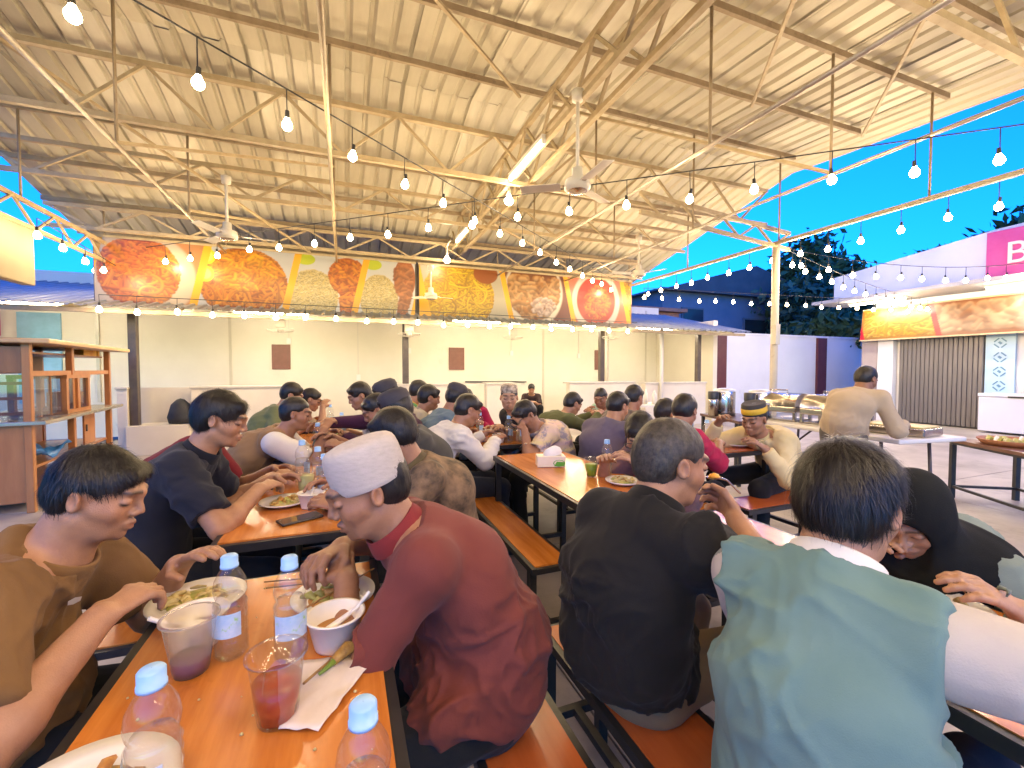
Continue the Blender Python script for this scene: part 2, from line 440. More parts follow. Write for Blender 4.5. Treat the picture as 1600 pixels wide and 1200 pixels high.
# ---------------------------------------------------------------- shop on the right
shop = thing('shop_building', 'pale shop building with a grey folding shutter on the right', 'building', (15.5, 3, 0))
def HL(p): return (p[0] - 15.5, p[1] - 3, p[2])
MB().box(HL((15.5, .35, 1.6)), (4.4, 14.1, 3.2)).build('wall', M_white, shop)
MB().box(HL((13.22, 7.05, 1.1)), (.25, .34, 2.2)).build('pillar', M_white, shop)
MB().box(HL((13.22, 7.42, 1.1)), (.24, .36, 2.2)).build('pillar', mat('taupe', (.34, .28, .26), .7, var=(.4, .33, .3), vscale=3), shop)
# parapet, leaning sheet with a sloping top as seen
pm = MB(); 
for x in (12.7, 12.9):
    pm.v += [HL((x, 8.1, 3.22)), HL((x, -4, 3.22)), HL((x, -4, 4.6)), HL((x, 4.9, 4.25)), HL((x, 8.1, 3.86))]
pm.f = [(0, 1, 2, 3, 4), (9, 8, 7, 6, 5), (0, 5, 6, 1), (1, 6, 7, 2), (2, 7, 8, 3), (3, 8, 9, 4), (4, 9, 5, 0)]; pm.m = [0] * 7
pm.build('parapet', M_white, shop)
MB().box(HL((12.6, 2.0, 3.12)), (1.3, 12.4, .08)).build('awning_slab', mat('awning_grey', (.32, .32, .34), .6, var=(.4, .39, .4), vscale=2), shop)
MB().box(HL((12.62, 3.0, 3.72)), (.06, 4.0, .92)).build('sign_panel', mat('sign_magenta', (.62, .06, .22), .5, var=(.68, .09, .27), vscale=3), shop)
text('B', .62, HL((12.58, 4.72, 3.48)), mat('letter_cream', (.80, .72, .56), .5), shop, (math.pi / 2, 0, -math.pi / 2), ext=.02)
# folding shutter: upright slats one by one
MB().box(HL((13.27, 5.99, 1.07)), (.04, 1.6, 2.14)).build('shutter_back', mat('shutter_dark', (.11, .10, .093), .6), shop)
M_sh = mat('shutter_grey', (.15, .135, .125), .4, metal=.3, var=(.20, .18, .165), vscale=4, vstretch=(1, 6, .4))
for k in range(18):
    MB().bar(HL((13.22, 5.27 + k * .087, .03)), HL((13.22, 5.27 + k * .087, 2.12)), .078, .05, up=(1, 0, 0)).build('shutter_slat', M_sh, shop, bevel=.012)
# patterned window panel and white chest
MB().box(HL((13.26, 4.98, 1.45)), (.06, .46, 1.3)).build('window', mat('tile_blue', (.40, .60, .74), .3, var=(.5, .68, .8), vscale=3), shop)
for k in range(4):
    for q in range(4):
        a = q * math.pi / 2 + math.pi / 4
        MB().box(HL((13.222, 4.98 + .08 * math.cos(a), .98 + k * .31 + .09 * math.sin(a))), (.01, .11, .022), rx=a + math.pi / 2).build('tile_ornament', mat('tile_dark', (.12, .26, .40), .4), shop)
    MB().box(HL((13.22, 4.98, .98 + k * .31)), (.012, .06, .04), rx=.78).build('tile_ornament', MATS['tile_dark'], shop)
MB().box(HL((13.24, 3.0, 1.45)), (.05, 3.2, 1.4)).build('window', mat('pane_pale', (.55, .58, .64), .15, var=(.62, .65, .7), vscale=1), shop)
fz = thing('chest_freezer', 'white chest freezer against the shop wall beyond the black table', 'freezer', (12.9, 4.1, 0))
MB().box((0, 0, .40), (.6, 1.9, .72)).build('body', mat('freezer_white', (.72, .73, .75), .3, var=(.78, .78, .8), vscale=2), fz, bevel=.02)
MB().box((0, 0, .80), (.62, 1.92, .07)).build('lid', MATS['freezer_white'], fz, bevel=.015)
MB().box((-.315, .25, .775), (.02, .5, .03)).build('handle', M_black, fz)

# ---------------------------------------------------------------- behind the wall: house and trees
house = thing('gabled_house', 'dark two storey house with a low gable behind the boundary wall', 'house', (16.5, 17, 0))
MB().box((0, 0, 2.3), (9.4, 6, 4.6)).build('wall', mat('house_blue', (.10, .14, .2), .8, var=(.14, .18, .25), vscale=1), house)
gm = MB(); 
gm.v = [(-5.0, -3.3, 4.45), (5.0, -3.3, 4.45), (0, -3.3, 5.75), (-5.0, 3.3, 4.45), (5.0, 3.3, 4.45), (0, 3.3, 5.75)]
gm.f = [(0, 1, 2), (3, 5, 4), (0, 2, 5, 3), (1, 4, 5, 2), (0, 3, 4, 1)]; gm.m = [0] * 5
gm.build('roof', mat('house_roof', (.06, .07, .09), .8, var=(.09, .1, .12), vscale=2), house)
for x, z, w, c in ((.4, 3.0, 1.5, (.02, .025, .03)), (2.15, 3.1, .55, (.16, .42, .48)), (-3.2, 3.3, 1.0, (.03, .04, .06))):
    f = MB().box((x, -3.02, z), (w + .14, .08, 1.1)).build('window', mat('house_frame', (.10, .12, .15), .6), house)
    MB().box((x, -3.07, z), (w, .03, .96)).build('pane', mat('house_pane_%d' % int(w * 100), c, .15), f)
shed = tag(MB().box((0, 0, 1.3), (3.6, 2.4, 2.6)).box((0, 0, 2.68), (4.0, 2.8, .12)).build('brick_shed', mat('brick_shed', (.26, .12, .08), .85, var=(.34, .18, .12), vscale=6)), 'small brown shed beyond the tin canopy end', 'shed')
shed.location = (9.2, 13.4, 0.7)
M_leaf = [mat('leaf_%d' % k, c, .55, var=v, vscale=3) for k, (c, v) in enumerate([((.035, .075, .03), (.06, .11, .035)), ((.03, .07, .045), (.055, .10, .05))])]
M_bark = mat('bark', (.07, .05, .035), .9, var=(.12, .09, .06), vscale=9)
def tree(label, x, y, h, rx, rz, n, seed, leaf=.22, mi=0):
    r = np.random.RandomState(seed); t = thing('leafy_tree', label, 'tree', (x, y, 0))
    mb = MB().tube([(0, 0, 0), (.1, .05, h * .35), (0, .1, h * .6), (-.1, 0, h * .85)], [.2, .16, .12, .05], 8)
    for k in range(7):
        a = k * .9 + seed; z0 = h * (.4 + .05 * k); q = rx * .8
        mb.tube([(0, 0, z0), (math.cos(a) * q * .5, math.sin(a) * q * .5, z0 + rz * .4), (math.cos(a) * q, math.sin(a) * q, z0 + rz * .6)], [.08, .05, .02], 6)
    mb.build('trunk', M_bark, t, True)
    cl = r.normal(size=(26, 3)); cl /= np.linalg.norm(cl, axis=1)[:, None]; cl *= (r.uniform(.35, 1, (26, 1)) ** .6)
    cc = cl[r.randint(0, 26, n)] + r.normal(size=(n, 3)) * .2
    cc = cc * [rx, rx, rz] + [0, 0, h]
    d1 = r.normal(size=(n, 3)); d1 /= np.linalg.norm(d1, axis=1)[:, None]
    d2 = np.cross(d1, r.normal(size=(n, 3))); d2 /= np.linalg.norm(d2, axis=1)[:, None]
    s = leaf * r.uniform(.5, 1.2, (n, 1))
    v = np.stack([cc - d1 * s, cc + d2 * s * .4, cc + d1 * s, cc - d2 * s * .4], 1).reshape(-1, 3)
    put('crown', np_mesh('crown', v, np.arange(4 * n).reshape(-1, 4), [M_leaf[mi]], smooth=False), t)
tree('tall round-crowned tree behind the boundary wall beside the roof post', 19.6, 13.2, 5.7, 1.5, 1.3, 2600, 1)
tree('lower bushy tree filling the gap left of the shop', 18.2, 12.0, 3.6, 2.2, 1.3, 3200, 2, mi=1)
tree('dark shrubby tree overhanging the boundary wall near the shop pillar', 16.4, 10.9, 2.6, 1.4, .75, 2000, 3)
tree('thin tree rising above the middle of the shop parapet', 22.5, 9.6, 5.5, 1.5, .8, 1300, 4, mi=1)
tree('spreading tree above the shop roof near the pink sign', 22.0, 6.3, 6.0, 2.0, .75, 1700, 5)
tree('palm-like tree seen through the gap under the roof at far left', -8.2, 10.2, 5.6, 1.2, 1.0, 700, 6, .35)

# ================================================================== PRINTED FOOD BANNERS
def sst2(a, b, x): return sst(a, b, x)
def lay(img, m, col): return img * (1 - m[..., None]) + m[..., None] * np.asarray(col)
def ellm(x, y, cx, cy, rx, ry, e=.04): return 1 - sst(1 - e, 1 + e, np.hypot((x - cx) / rx, (y - cy) / ry))
def strokes(img, msk, px, n, ln, wid, c0, c1, curl, seed):
    """paint n short curved strokes (noodles, rice grains, meat shreds) where msk > .5; px = pixels per board height"""
    r = np.random.RandomState(seed); ys, xs = np.nonzero(msk > .5)
    if len(xs) == 0: return img
    c0 = np.asarray(c0); c1 = np.asarray(c1); H_, W_ = msk.shape
    for k in range(n):
        i = r.randint(len(xs)); x, y = float(xs[i]), float(ys[i]); a = r.uniform(0, 6.28); da = r.normal() * curl
        c = c0 + (c1 - c0) * r.beta(1.2, 1.2) * (.35 + .65 * k / n); w = wid * px * r.uniform(.6, 1.3); m = int(w + 1.5); st = max(.7, w * .6)
        for q in range(int(ln * px * r.uniform(.5, 1.3) / st) + 1):
            ix, iy = int(x), int(y)
            if not (m < ix < W_ - m - 1 and m < iy < H_ - m - 1) or msk[iy, ix] < .4: break
            gy, gx = np.mgrid[iy - m:iy + m + 1, ix - m:ix + m + 1]; d = np.hypot(gx - x, gy - y) / w
            al = np.clip(1.5 - 1.5 * d, 0, 1)[..., None]; lit = (.62 + .5 * np.clip((gy - y) / w + .2, -1, 1) * (d < 1))[..., None]
            sl = img[iy - m:iy + m + 1, ix - m:ix + m + 1]; sl[:] = sl * (1 - al) + al * c * lit
            x += math.cos(a) * st; y += math.sin(a) * st; a += da * st / px * 6 + r.normal() * .05; da += r.normal() * curl * .1
    return img
def dish(kind, x, y, px):
    """x,y in board heights"""
    im = np.ones(x.shape + (3,))
    if kind == 'orange_noodle':
        im *= [.46, .24, .12]; im = lay(im, ellm(x, y, .5, .45, .80, .72), [.55, .46, .36]); m = ellm(x, y, .55, .5, .52, .55); im = lay(im, m, [.24, .06, .02])
        im = strokes(im, m, px, 420, .5, .020, (.40, .11, .02), (.80, .36, .10), .8, 1)
        return strokes(im, m * ellm(x, y, .45, .75, .45, .3), px, 160, .06, .022, (.62, .18, .02), (.78, .36, .03), .4, 2)
    if kind == 'fried_noodle':
        im *= [.52, .52, .52]; m = ellm(x, y, .62, .42, .64, .60); im = lay(im, m, [.28, .09, .01]); im = strokes(im, m, px, 420, .35, .018, (.38, .13, .015), (.78, .38, .05), 1., 4)
        im = strokes(im, m * ellm(x, y, .62, .62, .5, .32), px, 380, .07, .022, (.62, .24, .01), (.82, .48, .04), .6, 5)
        for cx, cy in ((.10, .84), (.07, .55)): im = lay(im, ellm(x, y, cx, cy, .12, .13), [.52, .60, .08]); im = lay(im, ellm(x, y, cx, cy, .08, .09, .3), [.62, .68, .22])
        return im
    if kind in ('rice_chicken', 'rice_drumstick'):
        im *= [.58, .58, .57]; m = ellm(x, y, .33, .28, .42 if kind == 'rice_chicken' else .34, .46); im = lay(im, m, [.52, .42, .20]); im = strokes(im, m, px, 900, .03, .011, (.58, .47, .24), (.74, .65, .40), .3, 8)
        if kind == 'rice_chicken':
            m = np.maximum(ellm(x, y, .92, .66, .32, .34), ellm(x, y, .90, .16, .13, .36)); im = lay(im, m, [.34, .10, .01]); im = strokes(im, m, px, 420, .06, .022, (.42, .12, .01), (.78, .34, .03), .8, 9)
        else:
            m = np.maximum(ellm(x, y, .80, .70, .20, .38), ellm(x - .3 * y, y, .72, .2, .10, .30)); im = lay(im, m, [.30, .11, .05]); im = strokes(im, m, px, 150, .10, .030, (.30, .11, .05), (.50, .23, .12), .5, 10)
        return lay(im, ellm(x, y, .22, .92, .16, .1), [.48, .54, .10])
    if kind == 'yellow_noodle':
        im *= [.46, .42, .34]; m = ellm(x, y, .66, .44, .72, .66); im = lay(im, m, [.34, .18, .01]); im = strokes(im, m, px, 620, .4, .016, (.46, .26, .02), (.82, .60, .12), .9, 12)
        return lay(im, ellm(x, y, 1.22, .92, .26, .2), [.26, .09, .03])
    if kind == 'meat_bowl':
        im *= [.16, .06, .035]; im = lay(im, ellm(x, y, .62, .62, .68, .74), [.68, .62, .52]); m = ellm(x, y, .62, .68, .60, .66); im = lay(im, m, [.18, .07, .02])
        im = strokes(im, m, px, 300, .10, .040, (.34, .15, .05), (.74, .50, .28), .7, 15); return strokes(im, m * ellm(x, y, .85, .3, .3, .2), px, 80, .06, .03, (.55, .4, .34), (.72, .62, .55), .6, 16)
    if kind == 'red_soup':
        im *= [.52, .20, .13]; im = lay(im, ellm(x, y, .68, .5, .62, .68), [.62, .57, .51]); m = ellm(x, y, .68, .52, .50, .54); im = lay(im, m, [.36, .07, .02]); m2 = m * ellm(x, y, .70, .46, .34, .38)
        return strokes(im, m2, px, 260, .05, .026, (.45, .10, .02), (.78, .32, .10), .7, 20)
    if kind == 'gold_noodle':
        im *= [.36, .18, .02]; return strokes(im, np.ones(x.shape), px, 700, .4, .02, (.45, .24, .03), (.80, .56, .2), .9, 22)
    im *= [.24, .10, .05]; im = strokes(im, np.ones(x.shape), px, 420, .12, .05, (.34, .16, .08), (.74, .56, .40), .6, 25)
    return lay(im, ellm(x, y, 2.6, .35, .7, .5, .4), [.62, .60, .56])
def print_board(name, label, x0, x1, z0, z1, parts, nx, nz, bars, loc, rz, barcol=(.90, .46, .02), tilt=0, gain=.62, pw=1.45):
    """flat printed board: colours painted by formula onto a fine grid"""
    w, h = x1 - x0, z1 - z0
    gx, gz = np.meshgrid(np.linspace(0, w, nx), np.linspace(0, h, nz))
    y = gz / h; img = np.ones(gx.shape + (3,)) * barcol
    for k, (kind, a, b) in enumerate(parts):
        lo_, hi_ = max(0, int((a - .2) / w * nx)), min(nx, int((b + .2) / w * nx) + 1)
        im = np.zeros(gx.shape + (3,)); im[:, lo_:hi_] = dish(kind, (gx[:, lo_:hi_] - a) / h, y[:, lo_:hi_], nz * pw)
        m = (gx - a - (y - .5) * .22 * bars > 0) & (gx - b - (y - .5) * .22 * bars <= 0)
        img[m] = im[m]
    for k, (kind, a, b) in enumerate(parts[:-1]):
        m = (np.abs(gx - b - (y - .5) * .22 * bars) < .055); img[m] = barcol
    img = np.clip(img, .01, .9); img = np.clip(img.mean(-1, keepdims=True) + (img - img.mean(-1, keepdims=True)) * 1.3, .008, .9) * gain
    v = np.stack([gx, np.full_like(gx, -.026), gz], -1).reshape(-1, 3)
    i = np.arange(nx * nz).reshape(nz, nx)
    f = np.stack([i[:-1, :-1], i[:-1, 1:], i[1:, 1:], i[1:, :-1]], -1).reshape(-1, 4)
    t = thing(name, label, 'banner', loc, rz); t.rotation_euler.x = tilt
    MB().box((w / 2, 0, h / 2), (w + .02, .044, h + .02)).build('board', M_post, t)
    put('print', np_mesh('print', v, f, [mat('banner_print', (1, 1, 1), .35, attr='Col', bump=(3, .08))], img.reshape(-1, 3), False), t)
    for z in (-.02, h + .02): MB().bar((-.02, 0, z), (w + .02, 0, z), .05, .035).build('rail', M_steel, t)
    return t
print_board('food_banner', 'long printed banner of noodles, rice and fried chicken on the canopy, left half', -3.42, 1.26, 2.30, 3.27,
            [('orange_noodle', 0, 1.32), ('fried_noodle', 1.32, 2.62), ('rice_chicken', 2.62, 3.72), ('rice_drumstick', 3.72, 4.7)], 560, 116, 1, (-3.42, 8.3, 2.33), 0)
print_board('food_banner', 'long printed banner of noodles and meat bowls on the canopy, right half', 1.34, 6.1, 2.30, 3.27,
            [('yellow_noodle', .12, 1.75), ('meat_bowl', 1.75, 3.18), ('red_soup', 3.18, 4.60), ('gold_noodle', 4.60, 4.9)], 540, 112, -1, (1.34, 8.3, 2.33), 0)
print_board('food_banner', 'tilted food photo banner over the grey shutter of the shop', 0, 4.6, 0, .78,
            [('gold_noodle', 0, 1.55), ('meat_wide', 1.55, 4.6)], 300, 56, -1, (12.95, 7.55, 2.12), -math.pi / 2, (.78, .03, .04), math.radians(-8), .55, 2.2)

o = MB().box((0, 0, .5), (.5, .03, 1.0)).build('gap_shade_panel', M_post); o.location = (1.3, 8.36, 2.32); tag(o, 'added dark panel standing for the shade in the gap between the two banners', 'panel')  # dark sheet added to give the gap its shade

# ================================================================== LAMPS
M_cord = mat('black_cord', (.012, .012, .014), .5)
M_sock = mat('socket', (.02, .02, .02), .4)
def emis(name, col, st):
    m = mat(name, (.9, .85, .75), .3); b = m.node_tree.nodes['Principled BSDF']
    b.inputs['Emission Color'].default_value = (*col, 1); b.inputs['Emission Strength'].default_value = st
    return m
M_bulb = emis('lit_bulb', (1, .745, .42), BULB)
M_tube = emis('lit_tube', (1, .80, .50), TUBE)
M_big = emis('lit_big_bulb', (1, .80, .52), BULB * .6)
def bulb_me(r, n=10):
    b = MB(); prof = [(r * .42, r * 1.5), (r * .55, r * 1.1), (r * .92, r * .45), (r, 0), (r * .9, -r * .45), (r * .55, -r * .85), (.0005, -r)]
    b.lathe(prof, n); o = b.build('bulb', M_bulb, None, True); me = o.data; bpy.data.objects.remove(o); return me
BM = bulb_me(.034, 12)
sk = MB().cyl((0, 0, .05), (0, 0, .10), .016, .013, 8).build('socket', M_sock); SKM = sk.data; bpy.data.objects.remove(sk)
def string(label, a, b, step, sag=.0, drop=.17, first=None):
    a = Vector(a); b = Vector(b); L = (b - a).length
    t = thing('string_light', label, 'string lights', a, 0, None)
    P = [(b - a) * k / 24 + Vector((0, 0, -sag * 4 * (k / 24) * (1 - k / 24))) for k in range(25)]
    MB().tube(P, .006, 5).build('cable', M_cord, t, True)
    n = int(L / step)
    for k in range(n + 1):
        s = min(1., max(0., (k * step + random.uniform(-.03, .03)) / L))
        p = (b - a) * s + Vector((0, 0, -sag * 4 * s * (1 - s)))
        dd = drop * random.uniform(.85, 1.1)
        w = MB().tube([p, p + Vector((random.uniform(-.008, .008), 0, -dd))], .004, 5).build('drop_wire', M_cord, t)
        o = put('bulb', BM, t); o.location = p + Vector((0, 0, -dd - .085)); o.rotation_euler = (random.uniform(-.12, .12), random.uniform(-.12, .12), 0)
        q = put('socket', SKM, o)
string('diagonal bulb string from over the near left tables to the far right banner end', (-3.4, 1.05, 3.30), (5.95, 8.47, 3.30), .56)
string('diagonal bulb string from the far left corner to over the near right tables', (-3.75, 9.1, 3.20), (6.0, .75, 3.20), .56)
string('bulb string hung along the front edge of the stall canopy', (-3.1, 7.60, 2.36), (5.75, 7.60, 2.32), .43, drop=.13)
string('bulb string hanging along the right eave beam outside the roof', (6.2, 1.1, 3.24), (6.2, 8.2, 3.24), .42, drop=.17)
string('bulb string running from the canopy end straight across to the shop', (6.3, 8.1, 3.16), (12.5, 6.1, 2.90), .42, drop=.14)
string('bulb string from the roof post down to the shop banner', (6.2, 4.8, 3.24), (12.4, 5.75, 2.86), .42, .12, drop=.13)
string('bulb string from the roof post to the shop parapet', (6.2, 4.85, 3.24), (12.4, 4.1, 3.40), .52, .22, drop=.15)
string('short bulb string along the cream fascia board at left', (-3.05, 6.25, 2.96), (-3.10, 8.1, 2.86), .5, drop=.1)
string('bulb string over the near tables behind the camera', (-3.4, -1.9, 3.25), (6.0, .4, 3.25), .75)
string('bulb string crossing behind the camera to the right eave', (-3.4, .6, 3.25), (6.0, -2.4, 3.25), .6)
string('unseen bulb string added as fill light just behind the camera', (-3.2, -.9, 3.2), (5.9, -.9, 3.2), .5)  # added out of view to brighten the near figures
string('unseen bulb string added as fill light farther behind the camera', (-3.2, -2.5, 3.2), (5.9, -2.5, 3.2), .5)  # second unseen fill string, added for more light from behind
def stall_lamp(label, x):
    t = thing('stall_lamp', label, 'lamp', (x, 9.0, 2.36))
    MB().box((0, 0, .05), (1.26, .06, .05)).build('fixture', mat('fixture_white', (.75, .73, .7), .4), t, bevel=.006)
    MB().cyl((-.6, 0, 0), (.6, 0, 0), .018, n=12).build('tube', emis('lit_stall_tube', (1, .86, .60), TUBE * 4.4), t, True)
for k, x in enumerate((-4.6, -1.2, 2.6, 5.0, 7.4)): stall_lamp(('tube lamp under the canopy left of the cabinet', 'tube lamp inside the stall behind the cream counter', 'tube lamp inside the middle stall', 'tube lamp inside the stall near the right notice board', 'tube lamp inside the rightmost stall')[k], x)

def tube_lamp(label, y0, y1, z):
    t = thing('tube_lamp', label, 'lamp', (1.90, (y0 + y1) / 2, z)); h = (y1 - y0) / 2
    MB().box((0, 0, .05), (.05, 2 * h + .06, .05)).build('fixture', mat('fixture_white', (.75, .73, .7), .4), t, bevel=.006)
    MB().cyl((0, -h, 0), (0, h, 0), .018, n=12).build('tube', M_tube, t, True)
    for s in (-1, 1): MB().box((0, s * (h + .02), .01), (.04, .03, .06)).build('end_cap', MATS['fixture_white'], t)
tube_lamp('nearer glowing tube lamp fixed under the main girder', 4.05, 4.95, 3.62)
tube_lamp('farther glowing tube lamp under the main girder near the banner', 6.9, 7.6, 3.60)
tube_lamp('tube lamp under the main girder over the near tables', .4, 1.3, 3.62)
def big_bulb(label, loc):
    t = thing('bulb_lamp', label, 'lamp', loc)
    MB().tube([(0, -.3, .26), (0, -.1, .26), (0, 0, .22), (0, 0, .12)], .014, 8).build('bracket', mat('bracket_white', (.72, .68, .6), .4), t, True)
    MB().cyl((0, 0, .06), (0, 0, .13), .026, .022, 12).build('holder', MATS['bracket_white'], t, True)
    MB().lathe([(.022, .06), (.035, .035), (.056, 0), (.055, -.025), (.035, -.05), (.0005, -.058)], 16).build('bulb', M_big, t, True)
def shop_lamp(label, x, y, z):
    t = thing('shop_lamp', label, 'lamp', (x, y, z))
    MB().box((0, 0, .05), (.06, 1.26, .05)).build('fixture', MATS['fixture_white'], t, bevel=.006)
    MB().cyl((0, -.6, 0), (0, .6, 0), .018, n=12).build('tube', emis('lit_shop_tube', (1, .88, .66), TUBE * 4.4), t, True)
shop_lamp('tube lamp under the shop awning above its food banner', 12.4, 4.3, 3.0)
shop_lamp('added tube lamp under the shop awning, warming the shutter side', 12.4, 6.9, 3.0)  # extra lamp put in to warm the bluish shop front and wall
big_bulb('large glowing bulb on a bracket beside the ceiling fan', (1.95, 5.15, 3.45))
big_bulb('large glowing bulb near the top of the right food banner', (1.75, 7.75, 3.30))

M_fan = mat('fan_white', (.72, .68, .60), .35, var=(.66, .60, .5), vscale=6)
M_fancap = mat('fan_chrome', (.6, .5, .42), .15, metal=.9)
def fan(label, x, y, ztop, z, r=.40, rot=.3):
    t = thing('ceiling_fan', label, 'fan', (x, y, z))
    MB().cyl((0, 0, .1), (0, 0, ztop - z), .016, n=10).build('stem', M_fan, t, True)
    MB().lathe([(.0, .1), (.055, .1), (.05, .02), (.0, .0)], 16, (0, 0, ztop - z - .1)).build('ceiling_rose', M_fan, t, True)
    mo = MB().lathe([(.02, .16), (.045, .15), (.05, .07), (.10, .05), (.115, .0), (.11, -.03), (.075, -.05)], 20).build('motor', M_fan, t, True)
    MB().lathe([(.085, -.045), (.06, -.06), (.0005, -.066)], 20).build('motor_cap', M_fancap, mo, True)
    for k in range(3):
        a = rot + k * 2.094; m = MB()
        m.box((r / 2 + .12, 0, .0), (r - .05, .11, .006), rx=.18)
        b = m.build('blade', M_fan, t, bevel=.002); b.rotation_euler.z = a
        MB().box((.12, 0, .005), (.1, .03, .01)).build('blade_iron', M_fancap, b)
fan('white ceiling fan in front of the left food banner', -1.27, 6.1, 3.62, 2.93, rot=.1)
fan('white ceiling fan with chrome cap near the centre girder', 1.9, 3.35, 3.72, 2.92, rot=.5)
fan('white ceiling fan hanging at the right end of the banner', 4.75, 6.25, 3.62, 2.98, rot=.9)
fan('small white ceiling fan in front of the yellow noodle print', 1.45, 7.7, 3.16, 2.62, .3, .2)
M_ofan = mat('fan_box_white', (.70, .66, .58), .4, var=(.62, .58, .5), vscale=8)
def orbit_fan(label, x, y, z):
    t = thing('wall_fan', label, 'fan', (x, y, z))
    MB().box((0, 0, .14), (.16, .12, .22)).build('housing', M_ofan, t, bevel=.015)
    cg = MB()
    for k in range(8): 
        a = k * math.pi / 4; cg.tube([(.0, 0, -.06), (.2 * math.cos(a), .2 * math.sin(a), -.03), (.21 * math.cos(a), .21 * math.sin(a), .0)], .005, 5)
    cg.tube([(.21 * math.cos(k * .314), .21 * math.sin(k * .314), 0) for k in range(21)], .007, 5)
    cg.build('cage', M_ofan, t, True)
    MB().cyl((0, 0, -.05), (0, 0, .03), .05, n=12).build('hub', M_ofan, t, True)
orbit_fan('caged fan under the canopy above the left notice board', -1.0, 8.4, 2.02)
orbit_fan('caged fan on the middle brown post under the canopy', 1.15, 8.3, 2.0)
orbit_fan('caged fan under the canopy left of the right brown post', 3.35, 8.6, 2.02)
orbit_fan('caged fan on the right brown post under the canopy', 5.6, 8.3, 2.06)

# ================================================================== TABLES AND BENCHES
def wood_mat(name, c0, c1, rough=.25):
    m = mat(name, c0, rough, var=c1, vscale=2.6, vstretch=(9, .8, 1), coat=.25, bump=(60, .03), stain=(5.5, tuple(k * .62 for k in c0), .60, .74))
    return m
M_top = wood_mat('orange_laminate', (.44, .13, .016), (.64, .23, .04))
M_top2 = wood_mat('red_brown_laminate', (.44, .095, .02), (.52, .13, .03))
def furniture(kind, lx, ly, h, top, inset=.05):
    """table/bench prototype in local coordinates, long side along y"""
    t = thing(kind, '', '', (0, 0, 0))
    fr = .032 if kind == 'dining_table' else .028; th = .024
    MB().box((0, 0, h - th / 2 + .003), (lx - .04, ly - .04, th)).build('tabletop' if kind == 'dining_table' else 'seat', top, t)
    f = MB()
    for s in (-1, 1):
        f.box((s * (lx / 2 - .011), 0, h - fr / 2), (.022, ly, fr)); f.box((0, s * (ly / 2 - .011), h - fr / 2 - .0015), (lx - .044, .022, fr - .003))
    f.build('frame', M_black, t)
    for sx in (-1, 1):
        for sy in (-1, 1):
            MB().box((sx * (lx / 2 - .019), sy * (ly / 2 - inset), (h - fr) / 2 + .001), (.034, .034, h - fr)).build('leg', M_black, t)
    for sy in (-1, 1): MB().box((0, sy * (ly / 2 - inset), .16), (lx - .07, .026, .026)).build('stretcher', M_black, t)
    MB().box((0, 0, .16), (.026, ly - 2 * inset - .024, .0265)).build('stretcher', M_black, t)
    return t
PROTO = {}
def place(kind, x0, x1, y0, y1, h, label, cat, group, top=None, rz=0, inset=.05):
    lx, ly = round(x1 - x0, 3), round(y1 - y0, 3); top = top or M_top
    if rz: lx, ly = ly, lx
    key = (kind, lx, ly, h, top.name)
    if key in PROTO: o = copy_tree(PROTO[key])
    else: o = furniture(kind, lx, ly, h, top, inset); PROTO[key] = o
    o.location = ((x0 + x1) / 2, (y0 + y1) / 2, 0); o.rotation_euler.z = rz
    tag(o, label, cat, group)
    return o
TH, BH = .75, .45
GT, GB = 'orange topped dining tables', 'orange topped benches'
place('dining_table', -.425, .085, .17, 1.40, TH, 'nearest orange table holding water bottles and cups at lower left', 'table', GT)
place('dining_table', -.425, .085, 1.69, 2.92, TH, 'orange table with the black phone behind the nearest table', 'table', GT)
place('dining_table', -.425, .085, 3.15, 4.38, TH, 'third table of the left row with a green drink', 'table', GT)
place('dining_table', -.425, .085, 4.55, 5.78, TH, 'farthest table of the left row', 'table', GT)
place('dining_table', .985, 1.495, .15, 1.38, TH, 'orange table between the green vest man and the veiled woman', 'table', GT)
place('dining_table', .945, 1.475, 1.60, 2.80, TH, 'orange table with the tissue box in the middle', 'table', GT)
place('dining_table', .945, 1.475, 3.17, 4.37, TH, 'table behind the tissue box table with two bottles', 'table', GT)
place('dining_table', 2.40, 2.95, 2.28, 3.48, TH, 'dark edged table in front of the man in yellow', 'table', GT, M_top2)
place('dining_table', 2.40, 2.95, 3.75, 4.95, TH, 'far right table between the olive and mint shirts', 'table', GT)
for x0, x1, y0, y1, lab in ((.27, .515, .12, 1.36, 'bench under the man in the maroon shirt'), (.617, .86, .12, 1.345, 'bench under the black shirt and green vest men'),
                            (.77, .985, 1.74, 3.02, 'empty orange bench beside the tissue box table'), (-.86, -.615, .3, 1.6, 'bench under the man in the brown shirt'),
                            (-.86, -.615, 1.72, 3.0, 'bench under the man in the navy polo'), (.27, .515, 1.75, 3.0, 'bench under the man in the patterned shirt'),
                            (-.86, -.615, 3.1, 4.4, 'bench under the man with white sleeves'), (.27, .515, 3.15, 4.45, 'bench on the right of the third left table'),
                            (-.86, -.615, 4.5, 5.8, 'bench left of the farthest table in the left row'),
                            (.60, .845, 3.1, 4.5, 'bench under the men in denim and beige shirts'), (1.62, 1.865, .25, 1.5, 'bench under the veiled woman'), (1.62, 1.865, 1.6, 2.85, 'bench under the boy with glasses'),
                            (1.62, 1.865, 3.1, 4.4, 'bench under the man in the striped shirt'), (2.02, 2.26, 2.1, 3.4, 'bench under the men in crimson and grey-purple shirts'), (1.95, 2.2, 3.62, 4.7, 'bench under the man in the olive shirt'),
                            (3.07, 3.31, 2.1, 3.4, 'bench under the man in the yellow shirt'), (3.05, 3.3, 3.75, 4.95, 'bench behind the mint shirt')):
    place('bench', x0, x1, y0, y1, BH, lab, 'bench', GB, M_top2 if x0 < .8 and y0 < .2 else M_top)
